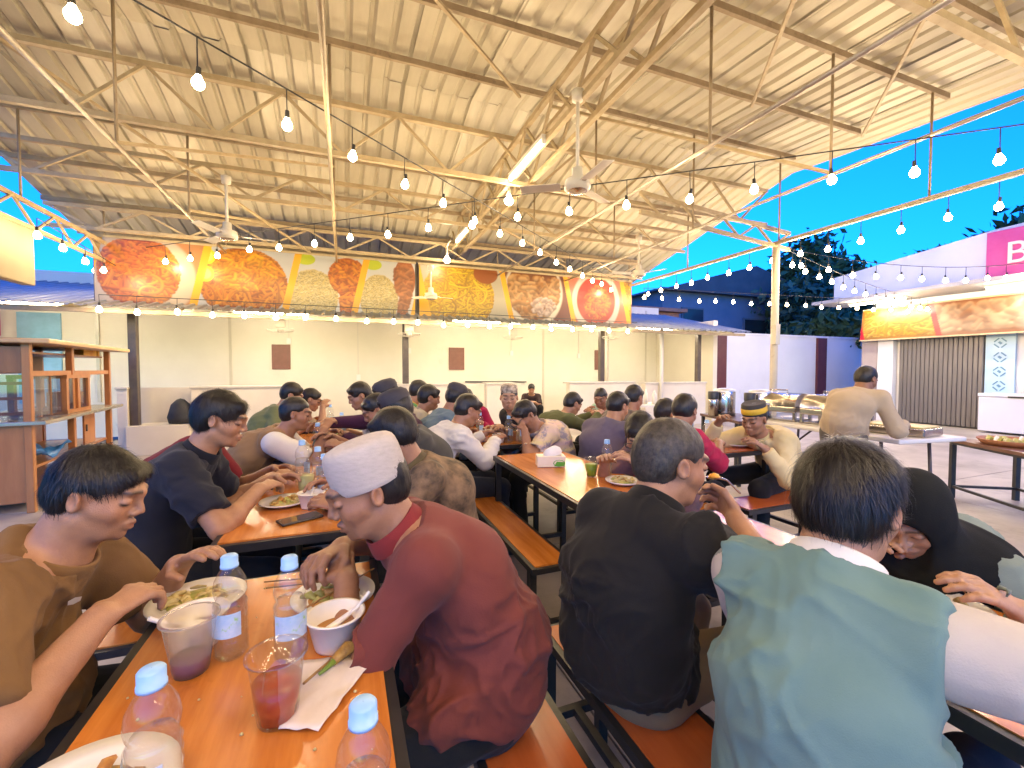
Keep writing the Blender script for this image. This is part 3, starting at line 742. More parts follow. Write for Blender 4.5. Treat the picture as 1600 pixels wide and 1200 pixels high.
place('bench', 2.36, 3.56, 1.98, 2.235, BH, 'empty red topped bench set crosswise before the man in yellow', 'bench', GB, M_top2, rz=math.pi / 2)

# ================================================================== THINGS ON THE TABLES
M_pet = clear_mat('clear_pet', (.975, .975, .97), .055)
M_water = clear_mat('water', (.97, .97, .965), .03)
M_cupclear = clear_mat('clear_cup', (.95, .93, .91), .08)
M_cap = mat('cap_blue', (.28, .50, .80), .35, var=(.33, .55, .83), vscale=30)
M_lab = mat('label_white', (.62, .68, .74), .4, var=(.30, .50, .70), vscale=26, stain=(38, (.30, .55, .12), .60, .66))
M_paperw = mat('paper_bowl', (.80, .72, .58), .6, var=(.84, .77, .64), vscale=12)
M_plate = mat('plate_white', (.76, .72, .64), .25, var=(.8, .76, .69), vscale=5)
M_food = [mat('food_%d' % k, c, .5, var=v, vscale=45, bump=(60, .4)) for k, (c, v) in enumerate([((.20, .09, .02), (.55, .33, .07)), ((.50, .36, .10), (.66, .55, .25)), ((.30, .34, .05), (.5, .42, .12)), ((.36, .13, .03), (.6, .3, .06))])]
TZ = .7545
def bottle(label, x, y, h=.205, z=TZ, water=.7, rz=None):
    t = thing('water_bottle', label, 'bottle', (x, y, z), random.uniform(0, 6) if rz is None else rz, 'clear water bottles'); k = h / .205; r = .031 * k
    prof = [(.001, .004), (r * .8, 0), (r, .008), (r * .98, .02)]
    for i in range(5): prof += [(r, .028 + i * .016), (r * .955, .036 + i * .016)]
    prof += [(r, .108), (r * .90, .114), (r * .82, .120), (r * .92, .127), (r * .98, .138), (r * .9, .155), (r * .62, .172), (.0135, .181), (.0125, .186)]
    prof = [(a, b * k) for a, b in prof]
    MB().lathe(prof, 24).build('body', M_pet, t, True)
    wz = .175 * k * water
    wp = [(a * .93, b + .002) for a, b in prof if b < wz]; wp += [(wp[-1][0], wz), (.0005, wz)]
    MB().lathe(wp, 20).build('water', M_water, t, True)
    n = 10; vs = []; fs = []
    for i in range(n + 1):
        a = -1.1 + 2.2 * i / n
        for zz in (.05, .098): vs.append((math.cos(a) * r * 1.02, math.sin(a) * r * 1.02, zz * k))
    for i in range(n): fs.append((2 * i, 2 * i + 2, 2 * i + 3, 2 * i + 1))
    MB().add(vs, fs).build('label_wrap', M_lab, t, True)
    c = MB().lathe([(.0005, .2055 * k), (.013, .205 * k), (.0155, .202 * k), (.0155, .186 * k), (.0165, .186 * k), (.0165, .181 * k), (.012, .181 * k)], 20)
    c.build('cap', M_cap, t, True)
    return t
# nearest table
bottle('water bottle with blue cap beside the purple drink', -.222, 1.024, .207, rz=4.4)
bottle('water bottle with blue cap left of the white soup bowl', -.107, .973, .207, rz=4.9)
bottle('large clear water bottle in the lower left corner over a plate', -.232, .668, .207, rz=4.2)
bottle('water bottle cut by the bottom edge, right of the red drink', .016, .512, .207)
bottle('taller water bottle behind the phone on the second table', -.20, 2.42, .23)
bottle('middle water bottle on the second table', -.125, 2.36, .20)
bottle('water bottle nearest the white cap on the second table', -.085, 2.12, .205)
bottle('water bottle in front of the man with white sleeves', -.17, 3.05 + .2, .22)
bottle('water bottle at the far end of the left row', -.13, 4.75, .23)
bottle('water bottle beside the green drink cup, third left table', -.02, 3.95, .22)
bottle('left one of two bottles before the striped shirt', 1.225, 3.24, .215)
bottle('right one of two bottles before the striped shirt', 1.33, 3.22, .215)
bottle('bottle in front of the man in the white shirt', 1.10, 3.62, .21)
bottle('water bottle beside the green juice on the tissue box table', 1.345, 2.03, .20)
bottle('bottle before the man in crimson', 2.58, 2.55, .20)
bottle('bottle in the middle of the dark edged table', 2.78, 2.62, .20)

def cup(label, x, y, r0, r1, h, liquid, lvl, z=TZ, m=None, lid=False, straw=False):
    t = thing('drink_cup', label, 'cup', (x, y, z), 0, 'plastic drink cups')
    MB().lathe([(.001, .003), (r0 * .95, 0), (r0, .004), (r1, h), (r1 + .005, h + .001), (r1 + .005, h + .005), (r1 - .001, h + .004)], 28).build('wall', m or M_cupclear, t, True)
    rl = r0 + (r1 - r0) * lvl
    MB().lathe([(.001, .006), (r0 * .93, .006), (rl * .965, h * lvl), (.0005, h * lvl)], 24).build('drink', liquid, t, True)
    if lid: MB().lathe([(r1 + .004, h + .006), (r1, h + .012), (r1 * .7, h + .03), (r1 * .25, h + .04), (.0005, h + .04)], 20).build('lid', mat('lid_white', (.78, .76, .72), .3), t, True)
    if straw: MB().tube([(0, 0, h * .3), (.02, .01, h * 1.45)], .003, 6).build('straw', mat('straw_white', (.8, .78, .74), .4), t, True)
    return t
M_red = mat('iced_tea', (.38, .035, .015), .15, var=(.50, .09, .03), vscale=14, spec=.5)
M_tea = mat('tea_amber', (.50, .20, .08), .15, var=(.58, .26, .12), vscale=10)
M_pur = mat('purple_drink', (.16, .07, .12), .25, var=(.21, .1, .15), vscale=20)
M_grn = mat('green_juice', (.22, .42, .02), .3, var=(.27, .48, .04), vscale=20)
M_frost = clear_mat('frosted_cup', (.92, .88, .84), .08, .25, .38)
cup('clear cup of red iced drink on the nearest table', -.11, .805, .031, .043, .110, M_red, .62)
cup('translucent cup with a little purple drink', -.283, .995, .030, .045, .105, M_pur, .30, m=M_frost)
cup('cup of green juice beside the tissue box', 1.255, 2.045, .026, .038, .095, M_grn, .72)
cup('cup of green drink with white dome lid', -.065, 3.74, .028, .042, .12, M_grn, .6, lid=True)
cup('pale lemon drink on the second table', -.17, 2.22, .030, .040, .11, mat('lemon_drink', (.52, .52, .22), .2), .85)
cup('cup of orange drink on the far right table', 2.62, 4.05, .030, .042, .11, mat('orange_drink', (.72, .26, .03), .3), .7)
cup('red drink between the two bottles', 1.285, 3.31, .028, .038, .1, M_tea, .8)

def bowl(label, x, y, r=.052, h=.062, soup=(.45, .20, .03), spoon=True, z=TZ, m=None, sa=.6):
    t = thing('paper_bowl', label, 'bowl', (x, y, z), 0, 'white paper bowls')
    MB().lathe([(.001, .002), (r * .74, 0), (r * .76, .004), (r, h), (r + .004, h + .001), (r + .004, h + .004), (r - .003, h + .003), (r * .74, .008), (.001, .007)], 32).build('wall', m or M_paperw, t, True)
    MB().lathe([(r * .86, h * .5), (.0005, h * .5)], 24).build('soup', mat('soup_%d' % int(soup[0] * 99), soup, .12, var=tuple(k * .7 for k in soup), vscale=30), t, True)
    if spoon:
        ca, sn = math.cos(sa), math.sin(sa)
        MB().tube([(-ca * .02, -sn * .02, h * .52), (ca * r * .8, sn * r * .8, h * .95), (ca * r * 1.35, sn * r * 1.35, h * 1.35)], [.009, .004, .005], 6).build('spoon', mat('spoon_white', (.78, .74, .66), .3), t, True)
    return t
bowl('white paper soup bowl in front of the maroon shirt man', -.022, .985, .056, .064, sa=.35)
bowl('white paper soup bowl behind the purple drink', -.300, 1.095, .058, .064, (.30, .16, .06), sa=3.6)
bowl('paper bowl beside the navy polo man\'s plate', -.135, 2.02, .052, .06, (.40, .25, .06), sa=1.5)
bowl('paper bowl before the two bottles', 1.15, 3.27, .05, .06, sa=2)
bowl('bowl in the white shirt man\'s hands', 1.06, 3.40, .05, .06, sa=1)
bowl('paper bowl on the third left table', -.12, 3.42, .05, .06, (.55, .42, .1))
bowl('tilted looking bowl before the patterned shirt man', .0, 3.0 - .22, .055, .065, (.55, .40, .10), sa=.9)
bowl('white bowl on the far right table', 2.55, 4.18, .05, .06)
def plate(label, x, y, r=.11, food=0, z=TZ, seed=0):
    t = thing('plate', label, 'plate', (x, y, z), 0, 'plates of food')
    MB().lathe([(.001, .004), (r * .6, .0), (r * .63, .004), (r * .8, .008), (r, .017), (r * .995, .021), (r * .78, .012), (r * .6, .008), (.001, .008)], 40).build('dish', M_plate, t, True)
    rr = random.Random(seed)
    for k in range(26):
        a = rr.uniform(0, 6.28); d = r * .58 * math.sqrt(rr.random()); l = rr.uniform(.018, .05); b = rr.uniform(0, 6.28)
        z0 = .012 + rr.uniform(0, .016) * (1 - d / r)
        cx, cy = d * math.cos(a), d * math.sin(a); w = rr.uniform(.004, .010)
        MB().tube([(cx - l / 2 * math.cos(b), cy - l / 2 * math.sin(b), z0), (cx, cy, z0 + w * rr.uniform(.3, 1.2)), (cx + l / 2 * math.cos(b + .5), cy + l / 2 * math.sin(b + .5), z0)], [w * .5, w, w * .5], 6).build('food_piece', M_food[(food + (rr.random() < .35) * rr.randint(0, 3)) % 4], t, True)
    MB().lathe([(r * .6, .010), (r * .5, .017), (r * .25, .022), (.0005, .024)], 18).build('food_bed', M_food[(food + 1) % 4], t, True)
    return t
plate('plate of fried noodles held by the brown shirt man', -.345, 1.275, .105, 1, seed=1)
plate('plate of food under the maroon shirt man\'s hand', -.03, 1.175, .10, 2, seed=2)
plate('white plate with sauce in the lower left corner', -.335, .715, .115, 3, seed=3)
plate('plate of noodles before the navy polo man', -.245, 2.10, .10, 0, seed=4)
plate('plate of food beside the white cap, second table', -.02, 1.98, .09, 3, seed=5)
plate('plate at the right edge of the picture near the vest man\'s arm', 1.33, .60, .11, 3, seed=6)
plate('white plate before the man in yellow', 2.80, 2.48, .11, 1, seed=7)
plate('plate on the third left table before the white sleeves', -.28, 3.35, .10, 3, seed=8)
plate('plate on the third left table, right side', .0, 3.55, .10, 0, seed=9)
plate('plate before the black shirt man', 1.10, .98, .10, 1, seed=10)
plate('plate before the boy with glasses', 1.33, 1.86, .09, 1, seed=12)
# sticks, paper, phone, tissue
def stick(label, a, b, r=.0025, c=(.40, .22, .07)):
    a = Vector(a); b = Vector(b); t = MB().tube([(0, 0, 0), b - a], [r, r * .7], 6).build('bamboo_skewer', mat('bamboo', c, .6, var=tuple(k * .7 for k in c), vscale=40), None, True)
    t.location = a; tag(t, label, 'skewer', 'bamboo skewers')
stick('bamboo skewer lying across the waste paper', (-.075, .855, .770), (.060, .99, .785))
stick('upper skewer lying on the table beyond the bottles', (-.21, 1.34, .758), (-.08, 1.315, .758))
stick('lower skewer lying on the table beyond the bottles', (-.20, 1.30, .758), (-.08, 1.285, .758))
stick('skewer across the maroon shirt man\'s plate', (-.09, 1.10, .785), (.07, 1.22, .80))
wp = MB(); g = 12
for j in range(g):
    for i in range(g):
        u, v = i / (g - 1), j / (g - 1)
        p = Vector((-.105, .77, 0)) * (1 - u) * (1 - v) + Vector((-.085, .93, 0)) * (1 - u) * v + Vector((-.045, .745, 0)) * u * (1 - v) + Vector((.055, .90, 0)) * u * v
        wp.v.append((p.x + .02, p.y - .83, .004 + .006 * float(n2(np.array([p.x * 40]), np.array([p.y * 40]))[0]) + .012 * max(0, v - .6)))
for j in range(g - 1):
    for i in range(g - 1): wp.f.append((j * g + i, j * g + i + 1, (j + 1) * g + i + 1, (j + 1) * g + i)); wp.m.append(0)
w = wp.build('waste_paper', mat('waste_paper', (.74, .64, .54), .7, var=(.68, .57, .46), vscale=14, bump=(30, .2)), None, True)
w.location = (-.02, .83, TZ + .004); tag(w, 'crumpled food paper beside the red drink', 'paper')
sm = w.modifiers.new('thick', 'SOLIDIFY'); sm.thickness = .001
sc = thing('food_scrap', 'leftover scraps of leaf and meat on the waste paper', 'food scraps', (.0, .915, TZ + .016))
MB().tube([(-.03, -.02, 0), (0, 0, .012), (.035, .01, .004)], [.008, .013, .006], 8).build('meat_scrap', M_food[0], sc, True)
MB().tube([(-.05, -.045, .0), (-.025, -.03, .008), (-.03, -.01, .002)], [.003, .006, .002], 6).build('leaf_scrap', mat('leaf_scrap', (.16, .24, .03), .5), sc, True)
ph = thing('mobile_phone', 'black mobile phone lying on the second table', 'phone', (-.165, 1.86, TZ), math.radians(25))
MB().box((0, 0, .0045), (.155, .073, .009)).build('body', mat('phone_black', (.02, .016, .016), .3), ph, bevel=.004)
MB().box((0, 0, .0093), (.148, .067, .0008)).build('screen', mat('phone_glass', (.05, .05, .055), .05), ph)
tb = thing('tissue_box', 'cream tissue box with a green print on the middle table', 'tissue box', (1.168, 2.37, TZ), math.radians(-18))
MB().box((0, 0, .032), (.17, .10, .064)).build('box', mat('tissue_cream', (.74, .66, .48), .5, var=(.78, .71, .55), vscale=20), tb, bevel=.003)
MB().lathe([(.022, 0), (.026, .001), (.024, .002)], 12, sx=1.4, sy=.8, M=Matrix.Rotation(math.pi / 2, 3, 'X'), c=(.045, -.051, .024)).add([(.015, -.0515, .006), (.075, -.0515, .006), (.08, -.0515, .03), (.03, -.0515, .034)], [(0, 1, 2, 3)]).build('green_print', mat('print_green', (.10, .36, .03), .5), tb)
tp = MB().lathe([(.055, 0), (.058, .018), (.045, .04), (.02, .052), (.0005, .054)], 18, sx=1.0, sy=.6)
tp.v = [(x + .004 * math.sin(40 * y + 9 * z), y + .005 * math.sin(50 * x), z + .006 * math.sin(35 * x + 20 * y)) for x, y, z in tp.v]
o = tp.build('tissue', mat('tissue_white', (.82, .78, .70), .8), tb, True); o.location = (.012, 0, .064)

# ================================================================== WOODEN FOOD CART / CABINET
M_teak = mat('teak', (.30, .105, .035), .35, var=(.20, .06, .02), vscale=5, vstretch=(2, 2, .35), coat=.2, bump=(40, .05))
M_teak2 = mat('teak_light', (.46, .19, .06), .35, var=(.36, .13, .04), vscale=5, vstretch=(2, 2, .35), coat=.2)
M_glassp = clear_mat('cabinet_glass', (.82, .86, .88), .10, .03)
cab = thing('wooden_cabinet', 'long teak food cart with glass front and open shelves at left', 'cabinet', (-3.2, 6.42, 0), math.radians(7.2))
LY, LX, HT = 2.22, .72, 1.58
for sx in (-1, 1):
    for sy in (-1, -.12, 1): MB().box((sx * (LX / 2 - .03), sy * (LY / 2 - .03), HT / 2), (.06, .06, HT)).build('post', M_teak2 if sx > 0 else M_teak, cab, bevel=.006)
MB().box((.04, 0, HT + .02), (LX + .28, LY + .26, .045)).build('top_board', mat('pale_top', (.62, .42, .24), .4, var=(.52, .33, .17), vscale=4), cab, bevel=.012)
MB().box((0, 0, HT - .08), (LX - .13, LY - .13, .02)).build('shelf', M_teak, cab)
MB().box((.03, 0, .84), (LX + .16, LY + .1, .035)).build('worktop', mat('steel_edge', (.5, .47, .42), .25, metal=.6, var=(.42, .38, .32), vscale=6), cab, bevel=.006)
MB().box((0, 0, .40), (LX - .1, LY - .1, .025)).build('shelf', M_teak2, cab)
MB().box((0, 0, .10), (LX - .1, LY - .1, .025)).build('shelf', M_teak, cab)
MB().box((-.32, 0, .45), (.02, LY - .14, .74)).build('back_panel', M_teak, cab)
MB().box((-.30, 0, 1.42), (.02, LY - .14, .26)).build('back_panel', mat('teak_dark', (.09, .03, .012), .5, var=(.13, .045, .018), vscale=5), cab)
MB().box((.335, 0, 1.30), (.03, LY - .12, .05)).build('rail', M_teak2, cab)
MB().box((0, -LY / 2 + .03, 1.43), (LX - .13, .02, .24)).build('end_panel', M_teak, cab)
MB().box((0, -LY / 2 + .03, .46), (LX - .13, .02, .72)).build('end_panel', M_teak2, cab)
for k, y in enumerate((-.98, -.55)):
    MB().box((.335, y + .13, 1.08), (.008, .36, .38)).build('pane', M_glassp, cab)
for k in range(3): MB().box((.30, -.99 + k * .22, 1.07), (.02, .03, .4)).build('glazing_bar', M_teak2, cab)
for k in range(3): MB().box((0, -LY / 2 + .035, .93 + k * .14), (LX - .13, .012, .028)).build('glazing_bar', M_teak, cab)
MB().box((0, -LY / 2 + .03, 1.08), (LX - .13, .006, .42)).build('pane', M_glassp, cab)
# small glazed box standing on the worktop
kb = MB()
bx = thing('display_box', 'small wooden glazed box standing on the teak food cart', 'display box', (-3.04, 6.38, .86), math.radians(7))
for sx in (-1, 1):
    for sy in (-1, 0, 1): MB().box((sx * .2, sy * .3, .21), (.05, .06, .42)).build('post', M_teak2, bx)
for z in (.02, .40): MB().box((0, 0, z), (.46, .66, .04)).build('board', M_teak2, bx)
for sy in (-.15, .15): MB().box((.2, sy, .21), (.006, .24, .34)).build('pane', M_glassp, bx)
MB().box((.04, .75, .96), (.3, .34, .2)).build('drawer_box', M_teak2, cab, bevel=.006)
MB().box((.335, .35, .62), (.02, .34, .36)).build('cupboard_door', M_teak2, cab, bevel=.004)
MB().box((.35, .22, .64), (.02, .02, .08)).build('handle', M_post, cab)
tarp = MB()
for j in range(10):
    for i in range(10): tarp.v.append((-.2 + .4 * i / 9, -.3 + .6 * j / 9, .04 + .05 * math.sin(i * .9) * math.cos(j * .8) + .03 * math.sin(i * 2.1 + j)))
for j in range(9):
    for i in range(9): tarp.f.append((j * 10 + i, j * 10 + i + 1, j * 10 + 11 + i, j * 10 + 10 + i)); tarp.m.append(0)
o = tarp.build('blue_tarp', mat('tarp_blue', (.02, .13, .42), .4, var=(.03, .18, .5), vscale=8), None, True); o.location = (-2.98, 5.85, .47); tag(o, 'crumpled blue plastic sheet on the cart\'s lower shelf', 'plastic sheet')
sm = o.modifiers.new('thick', 'SOLIDIFY'); sm.thickness = .006
o = MB().box((0, 0, .06), (.1, .3, .12)).box((.02, .2, .07), (.06, .05, .14)).build('carton', mat('carton_orange', (.46, .17, .04), .6, var=(.62, .36, .05), vscale=7)); o.location = (-3.05, 7.1, HT - .07); tag(o, 'small orange carton on the cart\'s top shelf', 'box')
o = MB().lathe([(.001, 0), (.15, 0), (.17, .1), (.12, .3), (.05, .38), (.0005, .4)], 18, sx=1.1, sy=.7).build('black_bag', mat('bag_black', (.018, .018, .02), .6, var=(.03, .03, .033), vscale=9, bump=(12, .5)), None, True); o.location = (-2.47, 8.5, .47); tag(o, 'black bag standing in the niche of the cream counter', 'bag')

# ================================================================== BUFFET
M_stain = mat('stainless', (.55, .50, .44), .22, metal=.95, var=(.45, .40, .34), vscale=5)
M_cloth = mat('table_white', (.70, .66, .60), .5, var=(.76, .72, .66), vscale=4)
bt = thing('buffet_table', 'white folding buffet table carrying steel food warmers', 'table', (4.78, 3.02, 0), math.radians(-8))
MB().box((0, 0, .735), (.76, 1.80, .04)).build('tabletop', M_cloth, bt, bevel=.012)
for sy in (-1, 1):
    for sx in (-1, 1): MB().cyl((sx * .28, sy * .72, 0), (sx * .28, sy * .68, .715), .014, n=10).build('leg', M_post, bt, True)
    MB().cyl((-.28, sy * .7, .3), (.28, sy * .7, .3), .011, n=8).build('stretcher', M_post, bt, True)
    MB().cyl((0, sy * .70, .3), (0, sy * .2, .71), .011, n=8).build('brace', M_post, bt, True)
def chafer(label, x, y, rz):
    t = thing('chafing_dish', label, 'food warmer', (x, y, .757), rz, 'steel chafing dishes')
    MB().box((0, 0, .13), (.34, .54, .07)).build('water_pan', M_stain, t, bevel=.015)
    for sx in (-1, 1):
        for sy in (-1, 1): MB().box((sx * .15, sy * .25, .055), (.03, .03, .11)).build('foot', M_stain, t)
    MB().box((0, 0, .01), (.3, .46, .012)).build('base_tray', M_stain, t)
    # rolled-back lid: half barrel
    m = MB(); n = 10; R = .17
    for sy in (-.26, .26):
        for k in range(n + 1):
            a = math.pi * k / n; m.v.append((R * math.cos(a), sy, .168 + R * .85 * math.sin(a)))
    for k in range(n): m.f.append((k, k + 1, n + 2 + k, n + 1 + k)); m.m.append(0)
    m.f += [tuple(range(n + 1)), tuple(reversed(range(n + 1, 2 * n + 2)))]; m.m += [0, 0]
    m.build('lid', M_stain, t, True)
    MB().tube([(-.03, -.1, .315), (-.03, -.1, .345), (-.03, .1, .345), (-.03, .1, .315)], .009, 8).build('handle', M_stain, t, True)
chafer('steel chafing dish nearest the water urns', 4.78, 3.62, .1)
chafer('steel chafing dish just left of the standing man', 4.80, 3.02, .0)
tray = thing('serving_tray', 'open steel food tray in front of the standing man', 'tray', (4.72, 2.42, .757), .1)
MB().box((0, 0, .035), (.36, .5, .07)).build('pan', M_stain, tray, bevel=.012)
MB().box((0, 0, .075), (.32, .46, .02)).build('food', M_food[1], tray, bevel=.006)
MB().tube([(-.1, .0, .085), (.02, .1, .15), (.1, .16, .2)], .006, 6).build('ladle', M_stain, tray, True)
dt = thing('urn_table', 'dark side table with steel drink urns', 'table', (4.55, 4.0, 0), math.radians(-18))
MB().box((0, 0, .735), (.52, .9, .03)).build('tabletop', mat('dark_top', (.10, .05, .035), .3, var=(.14, .07, .05), vscale=6), dt)
for sx in (-1, 1):
    for sy in (-1, 1): MB().box((sx * .23, sy * .42, .36), (.035, .035, .72)).build('leg', M_black, dt)
for lab, x, y in (('tall steel drink urn nearer the roof post', 4.70, 3.82), ('tall steel drink urn farther left', 4.56, 4.22)):
    t = thing('drink_urn', lab, 'urn', (x, y, .752), math.radians(200), 'steel drink urns')
    MB().lathe([(.001, 0), (.12, 0), (.125, .02), (.125, .30), (.12, .31)], 28).build('body', M_stain, t, True)
    MB().lathe([(.127, .305), (.127, .33), (.06, .345), (.0005, .35)], 28).build('lid', mat('urn_lid', (.6, .6, .6), .3, metal=.7), t, True)
    MB().lathe([(.128, .0), (.13, .03), (.126, .035)], 28).build('base_ring', M_black, t, True)
    MB().cyl((.12, 0, .06), (.18, 0, .06), .012, n=10).build('tap', M_black, t, True)
for lab, x, y in (('small steel flask with black top right of the urns', 4.48, 3.78), ('small steel flask with black top left of the urns', 4.35, 4.2)):
    t = thing('vacuum_flask', lab, 'flask', (x, y, .752), 0, 'steel flasks')
    MB().lathe([(.001, 0), (.06, 0), (.062, .2), (.055, .215)], 20).build('body', M_stain, t, True)
    MB().lathe([(.063, .215), (.065, .30), (.06, .31), (.0005, .31)], 20).build('top', M_black, t, True)
bt2 = thing('black_table', 'low black framed table with trays of food at right', 'table', (5.75, 1.75, 0), math.radians(-32))
MB().box((0, 0, .60), (.62, 1.6, .03)).build('tabletop', mat('black_table_top', (.16, .07, .04), .4, var=(.2, .1, .06), vscale=6), bt2)
MB().box((0, 0, .575), (.6, 1.58, .025)).build('frame', M_black, bt2)
for sx in (-1, 1):
    for sy in (-1, 1): MB().box((sx * .28, sy * .77, .28), (.04, .04, .56)).build('leg', M_black, bt2)
    MB().box((sx * .28, 0, .12), (.025, 1.5, .025)).build('stretcher', M_black, bt2)
for sy in (-1, 1): MB().box((0, sy * .77, .12), (.52, .025, .025)).build('stretcher', M_black, bt2)
for lab, dx, dy, fd in (('rattan tray of green vegetables on the black table', -.02, .42, 2), ('rattan tray of yellow food at the right picture edge', .0, -.18, 1)):
    c_, s_ = math.cos(math.radians(-32)), math.sin(math.radians(-32))
    t = thing('rattan_tray', lab, 'tray', (5.75 + dx * c_ - dy * s_, 1.75 + dx * s_ + dy * c_, .617), math.radians(-32), 'rattan trays')
    MB().lathe([(.001, 0), (.22, 0), (.26, .05), (.255, .055), (.21, .012), (.001, .012)], 24).build('tray_rim', mat('rattan', (.34, .13, .05), .6, var=(.42, .19, .08), vscale=20), t, True)
    rr = random.Random(fd)
    for k in range(14):
        a = rr.uniform(0, 6.28); d = .17 * math.sqrt(rr.random())
        MB().tube([(d * math.cos(a) - .04, d * math.sin(a), .02), (d * math.cos(a), d * math.sin(a) + .02, .05), (d * math.cos(a) + .05, d * math.sin(a), .025)], [.01, .03, .012], 7).build('food_piece', M_food[fd] if rr.random() < .7 else M_plate, t, True)
wt = thing('white_side_table', 'white folding table with a black item far behind the crimson shirt', 'table', (5.0, 6.0, 0), math.radians(-10))
MB().box((0, 0, .74), (1.1, .6, .03)).build('tabletop', M_cloth, wt)
for sx in (-1, 1):
    for sy in (-1, 1): MB().cyl((sx * .48, sy * .25, 0), (sx * .48, sy * .25, .725), .014, n=8).build('leg', M_stain, wt, True)
for k, (x, y, h) in enumerate(((4.75, 6.0, .22), (4.62, 6.05, .25), (4.5, 6.0, .2), (4.68, 5.9, .24))):
    t = thing('sauce_bottle', ('pale squeeze bottle, shortest in the far cluster', 'pale squeeze bottle, tallest in the far cluster', 'pale squeeze bottle, leftmost in the far cluster', 'pale squeeze bottle, front one in the far cluster')[k], 'bottle', (x + .15, y, .757), 0, 'squeeze bottles')
    MB().lathe([(.001, 0), (.035, 0), (.036, h * .7), (.016, h * .82), (.006, h), (.0005, h)], 14).build('body', mat('squeeze_white', (.74, .70, .6), .4), t, True)
    MB().lathe([(.018, h * .8), (.017, h * .86), (.01, h * .88)], 14).build('collar', M_plate, t, True)

# crumbs and drops left on the near tables
cr = MB(); rr = random.Random(4)
for k in range(90):
    x, y = (rr.uniform(-.38, .05), rr.uniform(.35, 1.36)) if k % 3 else (rr.uniform(-.38, .05), rr.uniform(1.75, 2.85))
    q = rr.uniform(.0012, .0035); cr.lathe([(.0003, 0), (q, .0), (q * .8, q * .7), (.0003, q)], 6, (x, y, TZ + .0005))
o = cr.build('crumbs', M_food[1], None, True); tag(o, 'scattered crumbs on the two near left tables', 'crumbs', kind='stuff')

# ================================================================== PEOPLE
V3 = lambda *a: np.array(a, float)
def nrm(v): v = np.asarray(v, float); return v / max(1e-9, np.linalg.norm(v))
BIG = 9.
def smin(a, b, k):
    h = np.clip(.5 + .5 * (a - b) / k, 0, 1); return a + (b - a) * h - k * h * (1 - h)
def prim_eval(p, P):
    t = p[0]
    if t == 'cap':
        a, b, ra, rb = p[1:5]; d = b - a; L2 = max(1e-9, d @ d); q = P - a
        s = np.clip((q @ d) / L2, 0, 1); return np.linalg.norm(q - s[..., None] * d, axis=-1) - (ra + (rb - ra) * s)
    if t == 'ell':
        c, R, r = p[1:4]; q = (P - c) @ R.T / r; n = np.linalg.norm(q, axis=-1)
        g = np.linalg.norm(q / r, axis=-1); return n * (n - 1) / np.maximum(g, 1e-6)
    if t == 'ecap':   # capsule with elliptical section: u half-width, v half-depth
        a, b, ua, ub, va, vb, ud = p[1:8]; d = b - a; L = max(1e-6, np.linalg.norm(d)); ax = d / L; u = nrm(ud - ax * (ud @ ax)); v = np.cross(ax, u)
        q = P - a; s = q @ ax; t_ = np.clip(s / L, 0, 1); w = s - t_ * L
        ru = ua + (ub - ua) * t_; rv = va + (vb - va) * t_
        x = (q @ u) / ru; y = (q @ v) / rv; z = w / np.minimum(ru, rv); n = np.sqrt(x * x + y * y + z * z)
        g = np.sqrt((x / ru) ** 2 + (y / rv) ** 2 + (z / np.minimum(ru, rv)) ** 2); return n * (n - 1) / np.maximum(g, 1e-6)
    if t == 'half':   # half ball beyond a plane
        e, d, R = p[1:4]; q = P - e; return np.maximum(-(q @ d), np.linalg.norm(q, axis=-1) - R)
def prim_box(p):
    t = p[0]
    if t == 'cap': r = max(p[3], p[4]); return np.minimum(p[1], p[2]) - r, np.maximum(p[1], p[2]) + r
    if t == 'ell': r = np.max(p[3]); return p[1] - r, p[1] + r
    if t == 'ecap': r = max(p[3:7]); return np.minimum(p[1], p[2]) - r, np.maximum(p[1], p[2]) + r
    if t == 'half': return p[1] - p[3], p[1] + p[3]
def field(prims, lo, n, res):
    D = np.full(n, BIG, np.float32)
    ax = [lo[i] + np.arange(n[i]) * res for i in range(3)]
    kmax = max(k for op, k, p in prims)
    for op, k, p in prims:
        a, b = prim_box(p); mg = (max(k * 1.2, kmax) if op > 0 else k * 1.2) + 2.5 * res
        i0 = [max(0, int((a[i] - mg - lo[i]) / res)) for i in range(3)]; i1 = [min(n[i], int((b[i] + mg - lo[i]) / res) + 2) for i in range(3)]
        if any(i1[i] <= i0[i] for i in range(3)): continue
        sl = tuple(slice(i0[i], i1[i]) for i in range(3))
        P = np.stack(np.meshgrid(*[ax[i][sl[i]] for i in range(3)], indexing='ij'), -1)
        d = prim_eval(p, P)
        if op > 0: D[sl] = smin(D[sl], d, k)
        else: D[sl] = -smin(-D[sl], d, k)
    return D, ax
